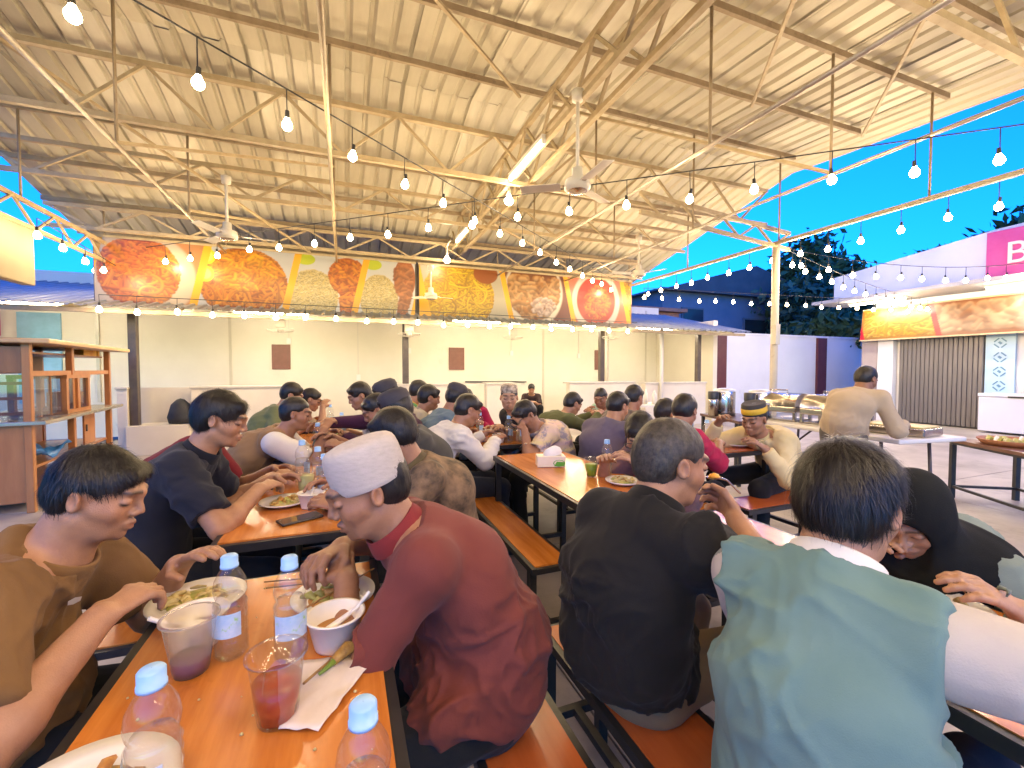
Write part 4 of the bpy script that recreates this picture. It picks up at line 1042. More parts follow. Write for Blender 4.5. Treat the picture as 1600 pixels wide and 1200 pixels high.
def surf(prims, res, lo=None, hi=None):
    """surface nets over a signed field made of smooth-blended body forms"""
    if lo is None:
        bs = [prim_box(p) for op, k, p in prims if op > 0]
        lo = np.min([b[0] for b in bs], 0) - 2 * res - .01; hi = np.max([b[1] for b in bs], 0) + 2 * res + .01
    n = tuple(int((hi[i] - lo[i]) / res) + 2 for i in range(3))
    D, ax = field(prims, lo, n, res)
    Sg = D < 0
    c = [(i, j, k) for i in (0, 1) for j in (0, 1) for k in (0, 1)]
    cnt = sum(Sg[i:n[0] - 1 + i, j:n[1] - 1 + j, k:n[2] - 1 + k].astype(np.int8) for i, j, k in c)
    I = np.argwhere((cnt > 0) & (cnt < 8))
    if len(I) == 0: return np.zeros((0, 3)), np.zeros((0, 4), int)
    vals = np.stack([D[I[:, 0] + i, I[:, 1] + j, I[:, 2] + k] for i, j, k in c], 1)
    cc = np.array(c, float); acc = np.zeros((len(I), 3)); num = np.zeros(len(I))
    for a in range(8):
        for b in range(a + 1, 8):
            if np.abs(cc[a] - cc[b]).sum() != 1: continue
            va, vb = vals[:, a], vals[:, b]; m = (va < 0) != (vb < 0)
            t = np.where(m, va / np.where(m, va - vb, 1), 0)
            acc += m[:, None] * (cc[a] + t[:, None] * (cc[b] - cc[a])); num += m
    pos = (I + acc / num[:, None]) * res + lo
    idx = np.full(D.shape, -1, np.int32); idx[I[:, 0], I[:, 1], I[:, 2]] = np.arange(len(I))
    F = []
    for axn in range(3):
        o1, o2 = [(1, 2), (2, 0), (0, 1)][axn]
        sh = [slice(1, n[i] - 1) for i in range(3)]
        s0 = tuple(sh); s1 = list(sh); s1[axn] = slice(2, n[axn]); s1 = tuple(s1)
        A = Sg[s0]; B = Sg[s1]; E = np.argwhere(A != B) + 1
        if len(E) == 0: continue
        fl = A[tuple((E - 1).T)]
        def at(d1, d2): q = E.copy(); q[:, o1] -= d1; q[:, o2] -= d2; return idx[q[:, 0], q[:, 1], q[:, 2]]
        q = np.stack([at(0, 0), at(1, 0), at(1, 1), at(0, 1)], 1)
        q[~fl] = q[~fl][:, ::-1]
        F.append(q[(q >= 0).all(1)])
    return pos, (np.concatenate(F) if F else np.zeros((0, 4), int))
def vnormals(v, f):
    n = np.zeros_like(v); a = np.cross(v[f[:, 2]] - v[f[:, 0]], v[f[:, 3]] - v[f[:, 1]])
    for k in range(4): np.add.at(n, f[:, k], a)
    return n / np.maximum(1e-9, np.linalg.norm(n, axis=1))[:, None]
def folds(v, f, amp, sc, seed, dirv=(1, .35, .5)):
    """cloth creases pushed into the surface"""
    if amp <= 0 or len(v) == 0: return v
    n = vnormals(v, f); st = np.asarray(dirv, float)
    w = np.stack([pnoise(v * 5 + seed), pnoise(v * 5 + seed + 7.3), pnoise(v * 5 + seed + 3.1)], 1) * .09
    r = 1 - np.abs(pnoise((v + w) * sc * st + seed)) * 3.2
    r2 = 1 - np.abs(pnoise((v + w) * sc * 1.9 * st[[1, 2, 0]] + seed + 4)) * 3.2
    big = pnoise(v * 4.5 + seed * 2)
    gate = np.clip(.55 + 1.3 * pnoise(v * 3.3 + seed + 9), .12, 1.3)
    return v + n * (amp * (gate * (np.clip(r, -.6, 1) * np.abs(np.clip(r, -.6, 1)) * 1.3 + np.clip(r2, -.6, 1) * np.abs(np.clip(r2, -.6, 1)) * .6) + big * 1.2 - .4))[:, None]
def smooth_mesh(v, f, it=1):
    for _ in range(it):
        s = np.zeros_like(v); c = np.zeros(len(v))
        for a, b in ((0, 1), (1, 2), (2, 3), (3, 0)):
            np.add.at(s, f[:, a], v[f[:, b]]); np.add.at(s, f[:, b], v[f[:, a]]); np.add.at(c, f[:, a], 1); np.add.at(c, f[:, b], 1)
        v = v * .5 + .5 * s / np.maximum(c, 1)[:, None]
    return v

M_skin = mat('skin', (1, 1, 1), .48, attr='Col', var=(.86, .82, .8), vscale=38, sss=.06, bump=(420, .14))
M_hair = mat('hair_black', (.010, .008, .007), .42, var=(.022, .017, .014), vscale=60, spec=.4, bump=(160, .18, (1, 1, .2)))
M_hairg = mat('hair_greying', (.030, .024, .018), .5, var=(.085, .07, .052), vscale=70, spec=.4, bump=(160, .18, (1, 1, .2)))
def cloth(name, c, c2=None, rough=.85, sc=5, st=(1, 1, 1), bump=(300, .10), sheen=.06):
    return mat('cloth_' + name, c, rough, var=c2 or tuple(k * .82 for k in c), vscale=sc, vstretch=st, bump=bump, sheen=sheen, spec=.2)

HS = .945
def scale_prims(pr, H, s):
    out = []
    for op, k, p in pr:
        if p[0] == 'cap': p = ('cap', H + (p[1] - H) * s, H + (p[2] - H) * s, p[3] * s, p[4] * s)
        elif p[0] == 'ell': p = ('ell', H + (p[1] - H) * s, p[2], p[3] * s)
        out.append((op, k * s, p))
    return out
def face_prims(H, hl, hf, hu, N, jaw=1.):
    R = np.stack([hl, hf, hu]); P = lambda l, f, u: H + hl * l + hf * f + hu * u
    E = lambda l, f, u, a, b, c: ('ell', P(l, f, u), R, V3(a, b, c))
    pr = [(1, .02, E(0, -.012, .034, .073, .092, .080)), (1, .03, E(0, .026, -.022, .060 * jaw, .060, .084)), (1, .022, E(0, .032, -.070, .049 * jaw, .050, .044)),
          (1, .02, ('cap', P(0, .070, -.098), P(0, .066, -.09), .016, .016))]
    for s in (-1, 1):
        pr += [(1, .022, ('cap', P(s * .040, .055, -.030), P(s * .050, .030, -.028), .022, .018)), (1, .02, ('cap', P(s * .046, .0, -.062), P(s * .03, .05, -.092), .014, .012))]
    pr += [(1, .016, ('cap', P(-.034, .082, .024), P(0, .089, .020), .010, .010)), (1, .016, ('cap', P(.034, .082, .024), P(0, .089, .020), .010, .010))]
    for s in (-1, 1): pr += [(-1, .016, ('cap', P(s * .030, .101, .002), P(s * .040, .094, .001), .0135, .012))]
    for s in (-1, 1): pr += [(1, .004, E(s * .033, .077, .001, .0155, .0125, .0115))]
    pr += [(1, .012, ('cap', P(0, .088, .010), P(0, .1045, -.028), .0070, .0090)), (1, .008, ('cap', P(-.010, .095, -.033), P(.010, .095, -.033), .0078, .0078))]
    for s in (-1, 1): pr += [(1, .006, ('cap', P(s * .0125, .094, -.034), P(s * .0125, .091, -.034), .0070, .0070))]
    pr += [(1, .007, ('cap', P(-.019, .084, -.063), P(0, .093, -.060), .0052, .0068)), (1, .007, ('cap', P(.019, .084, -.063), P(0, .093, -.060), .0052, .0068)),
           (1, .006, ('cap', P(-.015, .083, -.072), P(.0, .090, -.073), .0055, .0078)), (1, .006, ('cap', P(.015, .083, -.072), P(.0, .090, -.073), .0055, .0078)),
           (-1, .005, ('cap', P(-.022, .095, -.0668), P(.022, .095, -.0668), .0022, .0022))]
    for s in (-1, 1):
        e = nrm(hu * .97 - hf * .22); el = nrm(hl * s * .9 - hf * .42)
        RE = np.stack([np.cross(e, el) * 1., el, e])
        c = P(s * .077, -.012, -.006)
        pr += [(1, .006, ('ell', c, RE, V3(.0165, .0095, .027))), (-1, .004, ('ell', c + el * .008 + hf * .003, RE, V3(.0095, .0065, .017))), (1, .004, ('cap', c + hf * .010 - hu * .012, c + hf * .011 - hu * .002, .0055, .0045))]
    pr = scale_prims(pr, H, HS)
    pr += [(1, .03, ('cap', P(0, -.022, -.055), N, .052, .060))]
    return pr
def face_tint(v, H, hl, hf, hu, skin, brow=True, stubble=0.):
    q = (v - H) / HS; l = q @ hl; f = q @ hf; u = q @ hu; al = np.abs(l)
    c = np.ones((len(v), 3)) * skin
    g = lambda d, w: np.exp(-(d / w) ** 2)
    front = f > .05
    lip = front * np.maximum(g(np.hypot(l / 1.0, (u + .0665) * 1.9), .017), 0) * (np.abs(u + .0665) < .017)
    c = c * (1 - lip[:, None] * .55) + lip[:, None] * .55 * np.array(skin) * [.85, .45, .45]
    ck = g(np.linalg.norm(np.stack([al - .045, f - .06, u + .03], 1), axis=1), .03) + .7 * g(np.linalg.norm(np.stack([l, f - .115, u + .03], 1), axis=1), .016) + .6 * g(np.linalg.norm(np.stack([al - .08, f, u], 1), axis=1), .03)
    c = c * (1 - ck[:, None] * [.0, .10, .12])
    if brow:
        bl = front * g(u - (.027 + .10 * (al - .03) * (al < .04) - .35 * np.maximum(0, al - .04)), .0055) * (al > .011) * (al < .055)
        c = c * (1 - .88 * bl[:, None]) + .88 * bl[:, None] * np.array([.012, .009, .007])
    ey = front * g(u + .0035 - .012 * (1 - ((al - .033) / .016) ** 2) * -.35, .0032) * (np.abs(al - .033) < .0165)
    c = c * (1 - .92 * ey[:, None]) + .92 * ey[:, None] * np.array([.012, .008, .007])
    if stubble:
        sb = front * (np.maximum(g(np.hypot(l, u + .098), .026), g(np.hypot(l * .7, u + .050), .010))) * stubble
        c = c * (1 - sb[:, None]) + sb[:, None] * np.array([.03, .02, .016])
    return np.clip(c, 0, 1)
def hair_prims(H, hl, hf, hu, style):
    R = np.stack([hl, hf, hu]); P = lambda l, f, u: H + hl * l + hf * f + hu * u
    E = lambda l, f, u, a, b, c: ('ell', P(l, f, u), R, V3(a, b, c))
    th = {'short': .004, 'mid': .007, 'thick': .011, 'bowl': .013}.get(style, .007)
    pr = [(1, .02, E(0, -.014, .036, .074 + th * .8, .093 + th * .7, .081 + th)), (1, .02, E(0, -.040, .0, .070 + th * .6, .068 + th * .5, .080))]
    if style in ('thick', 'bowl', 'mid'): pr += [(1, .02, ('cap', P(-.035, .066, .072), P(.045, .062, .070), .017 + th * .3, .016 + th * .3))]
    fr = .050 if style in ('thick', 'bowl') else .062
    pr += [(-1, .012, E(0, .105, -.040 - .012 * (style in ('thick', 'bowl')), .083, .066, .095)), (-1, .012, E(0, .055, -.085, .11, .075, .085))]
    for s in (-1, 1): pr += [(-1, .010, ('ell', P(s * .085, .000, -.012), R, V3(.03, .030, .038))), (-1, .012, ('ell', P(s * .08, .03, -.06), R, V3(.04, .05, .05)))]
    pr += [(-1, .015, E(0, -.05, -.135, .12, .12, .062 if style != 'bowl' else .070))]
    return scale_prims(pr, H, HS)
def hair_strands(v, f, H, hl, hf, hu, n, length, r, lift=.26, wid=.0006, fringe=0.):
    """short combed ribbons lying on the hair surface"""
    tri = f[r.randint(0, len(f), n)]; w = r.dirichlet([1, 1, 1, 1], n); p = (v[tri] * w[..., None]).sum(1)
    nn = vnormals(v, f); nr = (nn[tri] * w[..., None]).sum(1); nr /= np.maximum(1e-6, np.linalg.norm(nr, axis=1))[:, None]
    crown = H - hf * .055 + hu * .115 + hl * .02
    d = p - crown; d = d - (d * nr).sum(1)[:, None] * nr; d += (-hu) * .02 + r.normal(size=(n, 3)) * .018; d -= (d * nr).sum(1)[:, None] * nr
    d /= np.maximum(1e-6, np.linalg.norm(d, axis=1))[:, None]
    L = length * r.uniform(.5, 1.15, n)[:, None]; lf = (lift * r.uniform(-.2, 1.1, n) + (r.rand(n) < .07) * .8)[:, None]
    s = np.cross(d, nr) * wid
    p0 = p - nr * .002 - d * L * .3; p1 = p + nr * L * lf * .25 + d * L * .25; p2 = p + nr * L * lf * .25 + d * L * .7 - hu * L * .06
    V = np.stack([p0 - s, p0 + s, p1 - s * .8, p1 + s * .8, p2, p2 + s * .1], 1).reshape(-1, 3)
    b = np.arange(n)[:, None] * 6
    return V, np.concatenate([b + [0, 1, 3, 2], b + [2, 3, 5, 4]])
def hand_prims(Wp, hd, pn, side, curl, spread=.12, k=.006, fat=1., thumb=.6):
    """palm, four fingers of three bones, thumb; pn = palm normal (fingers curl towards it), side = thumb side"""
    hd = nrm(hd); pn = nrm(pn - hd * (pn @ hd)); sd = nrm(np.cross(hd, pn)); sd = sd if sd @ side > 0 else -sd
    pr = [(1, .012, ('ecap', Wp - hd * .01, Wp + hd * .078, .025, .036, .017, .0125, sd))]
    cl = curl if isinstance(curl, (list, tuple)) else [curl] * 4
    for i, (o, L, z) in enumerate(((.030, .068, .084), (.0105, .076, .090), (-.0095, .071, .087), (-.029, .056, .078))):
        p = Wp + hd * z + sd * o; a = 0; d0 = nrm(hd + sd * (o * spread * 12))
        for j, (fr, rr) in enumerate(((.46, .0092), (.30, .0082), (.24, .0074))):
            a += cl[i] * (.9, 1., .8)[j]; d = d0 * math.cos(a) + pn * math.sin(a); q = p + d * L * fr
            pr.append((1, k, ('cap', p, q, rr * fat, rr * .93 * fat))); p = q
    p = Wp + hd * .022 + sd * .026; d = nrm(hd * .70 + sd * .62 + pn * (.25 + .4 * thumb)); q = p + d * .046
    pr.append((1, .010, ('cap', p, q, .0135 * fat, .0105 * fat))); d2 = nrm(hd * .9 + sd * (.30 - .5 * thumb) + pn * (.3 + .5 * thumb)); r_ = q + d2 * .034
    pr.append((1, k, ('cap', q, r_, .0102 * fat, .0085 * fat)))
    return pr
def ik(a, t, l1, l2, pole):
    d = t - a; L = np.linalg.norm(d); mx = (l1 + l2) * .995
    if L > mx: t = a + d / L * mx; L = mx; d = t - a
    if L < abs(l1 - l2) + .02: L = abs(l1 - l2) + .02; t = a + nrm(d) * L; d = t - a
    x = (l1 * l1 - l2 * l2 + L * L) / (2 * L); h = math.sqrt(max(0, l1 * l1 - x * x)); n = d / L
    pl = pole - n * (pole @ n); return a + n * x + nrm(pl) * h, t

LOGO = None
def person(label, hip, head, face, shirt, hands=(None, None), look=None, pitch=-.35, trousers=None, sleeve='short', skin=(.40, .20, .105), hair='mid', hairm=None, res=.012, hres=.006,
           build=1., stand=False, cap=None, collar=None, poles=(None, None), curls=(.45, .45), fold=.005, strands=0, roll=0., stubble=0., extra=None, vest=None, legs=True, palms=(None, None), belly=0., knee=None, seed=1, jaw=1.,
           name='person', hem=.0, elen=.0, neck=.158, lap=0., band=None, logo=False, stripe=None, hs=1.):
    """hip/head are world points, face the heading in degrees (0 = +x)"""
    global HS
    HS = .945 * hs
    root = thing(name, label, 'person', (hip[0], hip[1], 0)); O = V3(hip[0], hip[1], 0)
    r = np.random.RandomState(seed)
    a = math.radians(face); f = V3(math.cos(a), math.sin(a), 0); l = V3(-f[1], f[0], 0); up = V3(0, 0, 1)
    hz = hip[2] if len(hip) > 2 else .545
    Pv = V3(0, 0, hz); H = V3(*head) - O
    lk = math.radians(look if look is not None else face); hf0 = V3(math.cos(lk), math.sin(lk), 0); hl = V3(-hf0[1], hf0[0], 0)
    hf = hf0 * math.cos(pitch) + up * math.sin(pitch); hu = np.cross(hf, -hl); hu = hu if hu[2] > 0 else -hu
    if roll: hu, hl = hu * math.cos(roll) + hl * math.sin(roll), hl * math.cos(roll) - hu * math.sin(roll)
    N = H - nrm(up * .8 + hu * .5 + f * .5) * neck - f * .01
    D = N - Pv; Ld = np.linalg.norm(D); back = nrm(np.cross(l, D)); back = back if back @ f < 0 else -back
    off = math.sqrt(max(0., .27 ** 2 - min(Ld / 2, .27) ** 2)) * .9 + .03
    Q = (Pv + N) / 2 + back * off
    bz = lambda t: Pv * (1 - t) ** 2 + Q * 2 * t * (1 - t) + N * t * t
    tg = nrm(N - Q); sp = bz(.93)
    wS = .150 * build
    sh = [sp - tg * .015 + l * wS * s + f * .012 for s in (1, -1)]
    # default hands rest near the table edge
    hd = []
    for i, s in enumerate((1, -1)):
        h = hands[i]
        h = V3(*h) - O if h is not None else Pv + f * .40 + l * s * .13 + V3(0, 0, .80 - hz)
        hd.append(h)
    el = []; wr = []
    for i, s in enumerate((1, -1)):
        pl = V3(*poles[i]) if poles[i] is not None else -up * .8 + l * s * .55 - f * .35
        e, w = ik(sh[i], hd[i], .285 + elen, .25 + elen * .8, pl); el.append(e); wr.append(w)
    # legs
    kn = []; an = []
    for i, s in enumerate((1, -1)):
        if stand:
            k_ = Pv + l * s * .10 + f * .06 + V3(0, 0, .48 - hz); kn.append(k_); an.append(k_ + V3(0, 0, -.40) - f * .06)
        else:
            kk = knee[i] if knee else 0.
            k_ = Pv + f * (.43 - abs(kk) * .1) + l * s * (.12 + kk) + V3(0, 0, .50 - hz); kn.append(k_); an.append(k_ + V3(0, 0, -.42) - f * .04)
    hipj = [Pv + l * s * .085 - up * .005 for s in (1, -1)]
    # -------- body (skin)
    hp = face_prims(H, hl, hf, hu, N, jaw)
    bp = list(hp)
    bp += [(1, .03, ('ecap', Pv, bz(.5), .14 * build, .13 * build, .10, .10, l)), (1, .03, ('ecap', bz(.5), bz(.9), .13 * build, .12 * build, .10, .075, l)), (1, .03, ('cap', sh[0], sh[1], .05, .05))]
    fat = 1.0 if hres < .006 else 1.15
    hboxes = []
    for i, s in enumerate((1, -1)):
        fd = nrm(wr[i] - el[i])
        bp += [(1, .02, ('cap', sh[i], el[i], .047 * build, .040 * build)), (1, .012, ('cap', el[i], el[i] + fd * .07, .039 * build, .041 * build)), (1, .02, ('cap', el[i] + fd * .07, wr[i], .040 * build, .0265))]
        pm = V3(*palms[i]) if palms[i] is not None else -up * .75 - l * s * .45 + f * .1
        hp_ = hand_prims(wr[i], nrm(fd * .8 + f * .15 - up * .2), pm, nrm(up * .5 - l * s * .6 + f * .2), curls[i], fat=fat)
        bp += hp_; c = wr[i] + fd * .07; hboxes.append((c - .14, c + .14))
    for i in (0, 1):
        bp += [(1, .02, ('cap', hipj[i], kn[i], .07, .05)), (1, .02, ('cap', kn[i], an[i], .048, .036)), (1, .015, ('cap', an[i] - V3(0, 0, .035), an[i] + f * .12 - V3(0, 0, .045), .032, .026))]
    chunks = []
    cut = H - hu * .13
    hb = (H - .19 + V3(0, 0, 0), H + .19); hb = (np.minimum(hb[0], N - .05), hb[1])
    chunks.append(surf(bp, hres, *hb))
    for b0, b1 in hboxes: chunks.append(surf(bp, hres if hres > .0045 else .0045, b0, b1))
    chunks.append(surf(bp, max(res, .012)))
    # the coarse pass is only kept where the fine boxes do not reach
    v, fc = chunks[-1]
    ins = np.zeros(len(v), bool)
    for b0, b1 in [hb] + hboxes:
        sh_ = max(res, .012) * 1.2
        ins |= ((v > b0 + sh_) & (v < b1 - sh_)).all(1)
    chunks[-1] = (v, fc[~ins[fc].all(1)])
    V = []; F = []; o = 0
    for v, fc in chunks: V.append(v); F.append(fc + o); o += len(v)
    V = np.concatenate(V); F = np.concatenate(F)
    col = face_tint(V, H, hl, hf, hu, np.array(skin), True, stubble)
    put('body', np_mesh('body', V, F, [M_skin], col), root)
    # -------- shirt
    t_in = .014; nd = nrm(H - hu * .05 - N)
    B = build
    st = [(1, .03, ('ecap', Pv + V3(0, 0, .06 - hem), bz(.25), (.165 + belly * .4) * B + t_in, (.150 + belly * .6) * B + t_in, .115 + belly * .7 + t_in, .112 + belly + t_in, l)),
          (1, .04, ('ecap', bz(.25), bz(.62), (.150 + belly * .6) * B + t_in, .158 * B + t_in, .112 + belly + t_in, .112 + t_in, l)),
          (1, .04, ('ecap', bz(.62), bz(.88), .158 * B + t_in, .130 * B + t_in, .112 + t_in, .078 + t_in, l)),
          (1, .05, ('cap', sh[0], sh[1], .052 + t_in, .052 + t_in)), (1, .04, ('cap', bz(.82), N + nd * .03, .07 + t_in, .056 + t_in))]
    if lap:
        for s in (1, -1): st.append((1, .05, ('cap', Pv + l * s * .07 + up * .03, Pv + l * s * .085 + f * lap + up * .015, .105, .092)))
    logo_at = bz(.72) + f * .15 + l * -.05
    slv = []
    for i, s in enumerate((1, -1)):
        fd = nrm(wr[i] - el[i]); ud = nrm(el[i] - sh[i])
        if sleeve == 'short':
            e = sh[i] + ud * .22; pp = [(1, .035, ('cap', sh[i], e + ud * .03, .058 * B + t_in * .9, .056 * B + t_in)), (-1, .006, ('half', e, ud, .105))]
        elif sleeve == 'half':
            e = el[i] + fd * .03; pp = [(1, .035, ('cap', sh[i], el[i], .058 * B + t_in * .9, .052 * B + t_in)), (1, .02, ('cap', el[i], e + fd * .04, .052 * B + t_in, .055 * B + t_in)), (-1, .006, ('half', e, fd, .10))]
        else:
            e = wr[i] - fd * .015; pp = [(1, .035, ('cap', sh[i], el[i], .058 * B + t_in * .8, .047 * B + t_in)), (1, .02, ('cap', el[i], wr[i] + fd * .02, .046 * B + t_in, .034 + t_in * .6)), (-1, .005, ('half', e, fd, .07))]
        slv.append(pp)
    if vest is None:
        for pp in slv: st += pp
    else:
        for i in (0, 1):
            ud = nrm(el[i] - sh[i]); oc = l * (1, -1)[i]; e = sh[i] + oc * .012
            st += [(1, .04, ('cap', sh[i], e + oc * .03, .062 * B + t_in, .064 * B + t_in)), (-1, .016, ('half', e, nrm(oc + ud * .35), .125))]
    st.append((-1, .006, ('half', N + nd * .014, nrm(nd * .95 + f * .08), .10)))
    v, fc = surf(st, res)
    v = folds(v, fc, fold * 1.6, 8.5, seed * 1.7, (.75, .75, 1.35)); v = smooth_mesh(v, fc, 1)
    so = put('shirt', np_mesh('shirt', v, fc, [shirt]), root)
    if logo:
        i = np.argmin(np.linalg.norm(v - logo_at, axis=1)); nn = vnormals(v, fc)[i]; p = v[i] + nn * .006; a1 = nrm(np.cross(nn, up)); a2 = np.cross(a1, nn)
        a1, a2 = a1 * .95 + a2 * .3, a2
        MB().add([tuple(p + a1 * x + a2 * y) for x, y in ((-.026, -.008), (-.006, -.011), (.016, -.006), (.028, .008), (.010, .012), (-.018, .006))], [(0, 1, 2, 3, 4, 5)]).build('chest_print', mat('print_white', (.8, .76, .68), .6), so)
    if vest is not None:
        for i, pp in enumerate(slv):
            ud = nrm(el[i] - sh[i])
            q = [(op, k, p) for op, k, p in pp]
            v, fc = surf(q, res); v = folds(v, fc, fold * .9, 10, seed * 2.1 + i); v = smooth_mesh(v, fc, 1)
            mi = None
            if stripe is not None:
                fd = nrm(wr[i] - el[i]); e = el[i] + fd * .03; cs = v[fc].mean(1); dd = (cs - e) @ fd; mi = ((dd > -.062) & (dd < -.028)).astype(np.int32)
            sl_o = put('sleeve', np_mesh('sleeve', v, fc, [vest] + ([stripe] if stripe else []), mi=mi), root)
    if trousers is not None:
        tp = [(1, .03, ('ecap', Pv - up * .03, Pv + up * .06, .158 * B, .15 * B, .115, .11, l))]
        for i in (0, 1):
            tp += [(1, .03, ('cap', hipj[i], kn[i], .088, .066)), (1, .025, ('cap', kn[i], an[i], .066, .054)), (-1, .004, ('half', an[i] - V3(0, 0, .01), -up, .085))]
        v, fc = surf(tp, max(res, .011)); v = folds(v, fc, fold, 8, seed * 3.3, (.5, 1, 1)); v = smooth_mesh(v, fc, 1)
        put('trousers', np_mesh('trousers', v, fc, [trousers]), root)
        for i in (0, 1):
            b = an[i]; q = [(1, .015, ('ecap', V3(b[0], b[1], .035) - f * .03, V3(b[0], b[1], .03) + f * .15, .042, .040, .034, .026, l)), (-1, .004, ('half', V3(b[0], b[1], .0), -up, .3))]
            v, fc = surf(q, .010); put('shoe', np_mesh('shoe', v, fc, [mat('shoe_dark', (.03, .024, .02), .5, var=(.05, .04, .03), vscale=20)]), root)
    nd = nrm(H - hu * .05 - N); MN = Matrix(np.stack([l, np.cross(nd, l), nd], 1).tolist())
    if collar is None and res < .0125 and extra != 'hijab':
        MB().lathe([(.078, -.024), (.077, -.004), (.0735, .006), (.070, .008), (.066, .006), (.064, -.02)], 28, tuple(N + nd * .010), 1, .96, MN).build('neck_band', band or shirt, root, True)
    if collar is not None:
        M_ = Matrix(np.stack([l, np.cross(tg, l), tg], 1).tolist())
        mb = MB(); n = 28; c0 = bz(.965)
        nd = nrm(H - hu * .05 - N); M_ = Matrix(np.stack([l, np.cross(nd, l), nd], 1).tolist())
        mb.lathe([(.080, -.016), (.077, .0), (.0700, .022), (.0675, .025), (.065, .022), (.066, .0), (.066, -.016)], n, tuple(N + nd * .014), 1, .95, M_)
        mb.build('collar', collar, root, True)
    # -------- hair or headwear
    hm = hairm or M_hair
    if hair != 'none':
        hr = max(hres, .005) if strands else max(hres, .006)
        hv, hfc = surf(hair_prims(H, hl, hf, hu, hair), hr)
        if len(hv):
            nn = vnormals(hv, hfc); q = hv - H
            hv = hv + nn * ((pnoise(np.stack([q @ hl, q @ hf, (q @ hu) * .4], 1) * 55 + seed) * .0015 + pnoise(q * 22 + seed) * .003))[:, None]
            ho = put('hair', np_mesh('hair', hv, hfc, [hm]), root)
            if strands:
                sv, sf = hair_strands(hv, hfc, H, hl, hf, hu, strands, {'short': .015, 'mid': .032, 'thick': .042, 'bowl': .046}.get(hair, .02), r)
                put('hair_strands', np_mesh('hair_strands', sv, sf, [hm]), ho)['kind'] = 'stuff'
    MH = Matrix((np.stack([hl, hf, hu], 1) * HS).tolist())
    if cap == 'kufi':
        # crown tilted back a little, soft band with stitched rows
        prof = [(.0870, -.020), (.0885, -.018), (.0898, -.006), (.0896, .000), (.0903, .006), (.0910, .030), (.0902, .055), (.0878, .072), (.0835, .082), (.076, .089), (.060, .094), (.030, .097), (.0005, .098)]
        mb = MB().lathe(prof, 56, tuple(H - hf * .012 + hu * .030), .93, 1.07, MH)
        o = mb.build('cap', mat('kufi_white', (.52, .45, .39), .9, var=(.44, .38, .32), vscale=50, vstretch=(1, 1, 3), bump=(260, .14, (1, 1, 2.5))), root, True)
    elif cap == 'peci':
        mb = MB().lathe([(.088, .0), (.091, .035), (.088, .078), (.082, .086), (.07, .084), (.0005, .080)], 40, tuple(H - hf * .012 + hu * .036), .90, 1.12, MH); o = mb.build('cap', mat('peci_dark', (.03, .025, .02), .7), root, True)
        MB().lathe([(.0905, .014), (.0925, .016), (.0925, .054), (.0895, .056)], 40, tuple(H - hf * .012 + hu * .036), .905, 1.125, MH).build('cap_band', mat('peci_yellow', (.72, .44, .02), .6, var=(.6, .35, .02), vscale=30), o, True)
    elif cap == 'batik':
        MB().lathe([(.084, .0), (.088, .03), (.08, .062), (.055, .08), (.0005, .086)], 32, tuple(H - hf * .012 + hu * .042), .92, 1.12, MH).build('cap', mat('cap_batik', (.06, .035, .025), .7, var=(.62, .5, .36), vscale=34), root, True)
    elif cap == 'dark':
        o = MB().lathe([(.087, .0), (.091, .03), (.085, .06), (.06, .082), (.0005, .09)], 32, tuple(H - hf * .012 + hu * .040), .93, 1.12, MH).build('cap', mat('cap_dark', (.03, .026, .03), .7, var=(.05, .04, .045), vscale=14), root, True)
        MB().lathe([(.001, .0), (.07, .0), (.072, .004), (.001, .006)], 20, tuple(H + hf * .085 + hu * .05), .9, .75, MH).build('visor', MATS['cap_dark'], o, True)
    if extra == 'glasses':
        g = MB()
        for s in (-1, 1):
            c = H + hl * (s * .034) + hf * .100 + hu * .0
            g.tube([tuple(c + hl * (.026 * math.cos(t)) + hu * (.018 * math.sin(t))) for t in np.linspace(0, 6.283, 17)], .0022, 5)
            g.tube([tuple(H + hl * (s * .060) + hf * .097 + hu * .004), tuple(H + hl * (s * .078) + hf * .0 + hu * .006)], .002, 5)
        g.tube([tuple(H - hl * .009 + hf * .104), tuple(H + hl * .009 + hf * .104)], .002, 5)
        g.build('glasses', mat('glasses_frame', (.02, .02, .022), .3), root, True)
    if extra == 'hijab':
        R = np.stack([hl, hf, hu]); P = lambda a_, b_, c_: H + hl * a_ + hf * b_ + hu * c_
        pr = [(1, .03, ('ell', P(0, -.012, .03), R, V3(.093, .112, .100))), (1, .05, ('cap', P(0, -.02, -.06), N + V3(0, 0, .0), .085, .11)),
              (1, .06, ('ecap', N + tg * .02, N - tg * .09 + f * .03, .11, .185, .10, .125, l)), (1, .05, ('cap', sh[0] - l * .02, sh[1] + l * .02, .078, .078)), (1, .05, ('cap', P(0, .05, -.13), N - tg * .10 + f * .16, .06, .10)),
              (-1, .012, ('ell', P(0, .108, -.028), R, V3(.060, .062, .080)))]
        v, fc = surf(pr, min(res, .008)); v = folds(v, fc, .009, 8, 5., (1, 1, .35)); v = smooth_mesh(v, fc, 1)
        put('veil', np_mesh('veil', v, fc, [cloth('veil_black', (.006, .0065, .006), (.010, .011, .010), .9, sheen=0)]), root)
    return root

K_black = cloth('black', (.009, .009, .009), (.015, .0145, .014))
K_jeans = cloth('dark_navy', (.015, .018, .028), (.025, .03, .042))
K_khaki = cloth('khaki', (.22, .15, .08), (.28, .2, .11))
K_greyp = cloth('grey_trousers', (.10, .085, .07), (.13, .11, .09))
K_white = cloth('white', (.66, .62, .55), (.74, .70, .63))
SK1, SK2, SK3, SK4 = (.42, .215, .115), (.36, .175, .09), (.47, .26, .145), (.29, .135, .07)
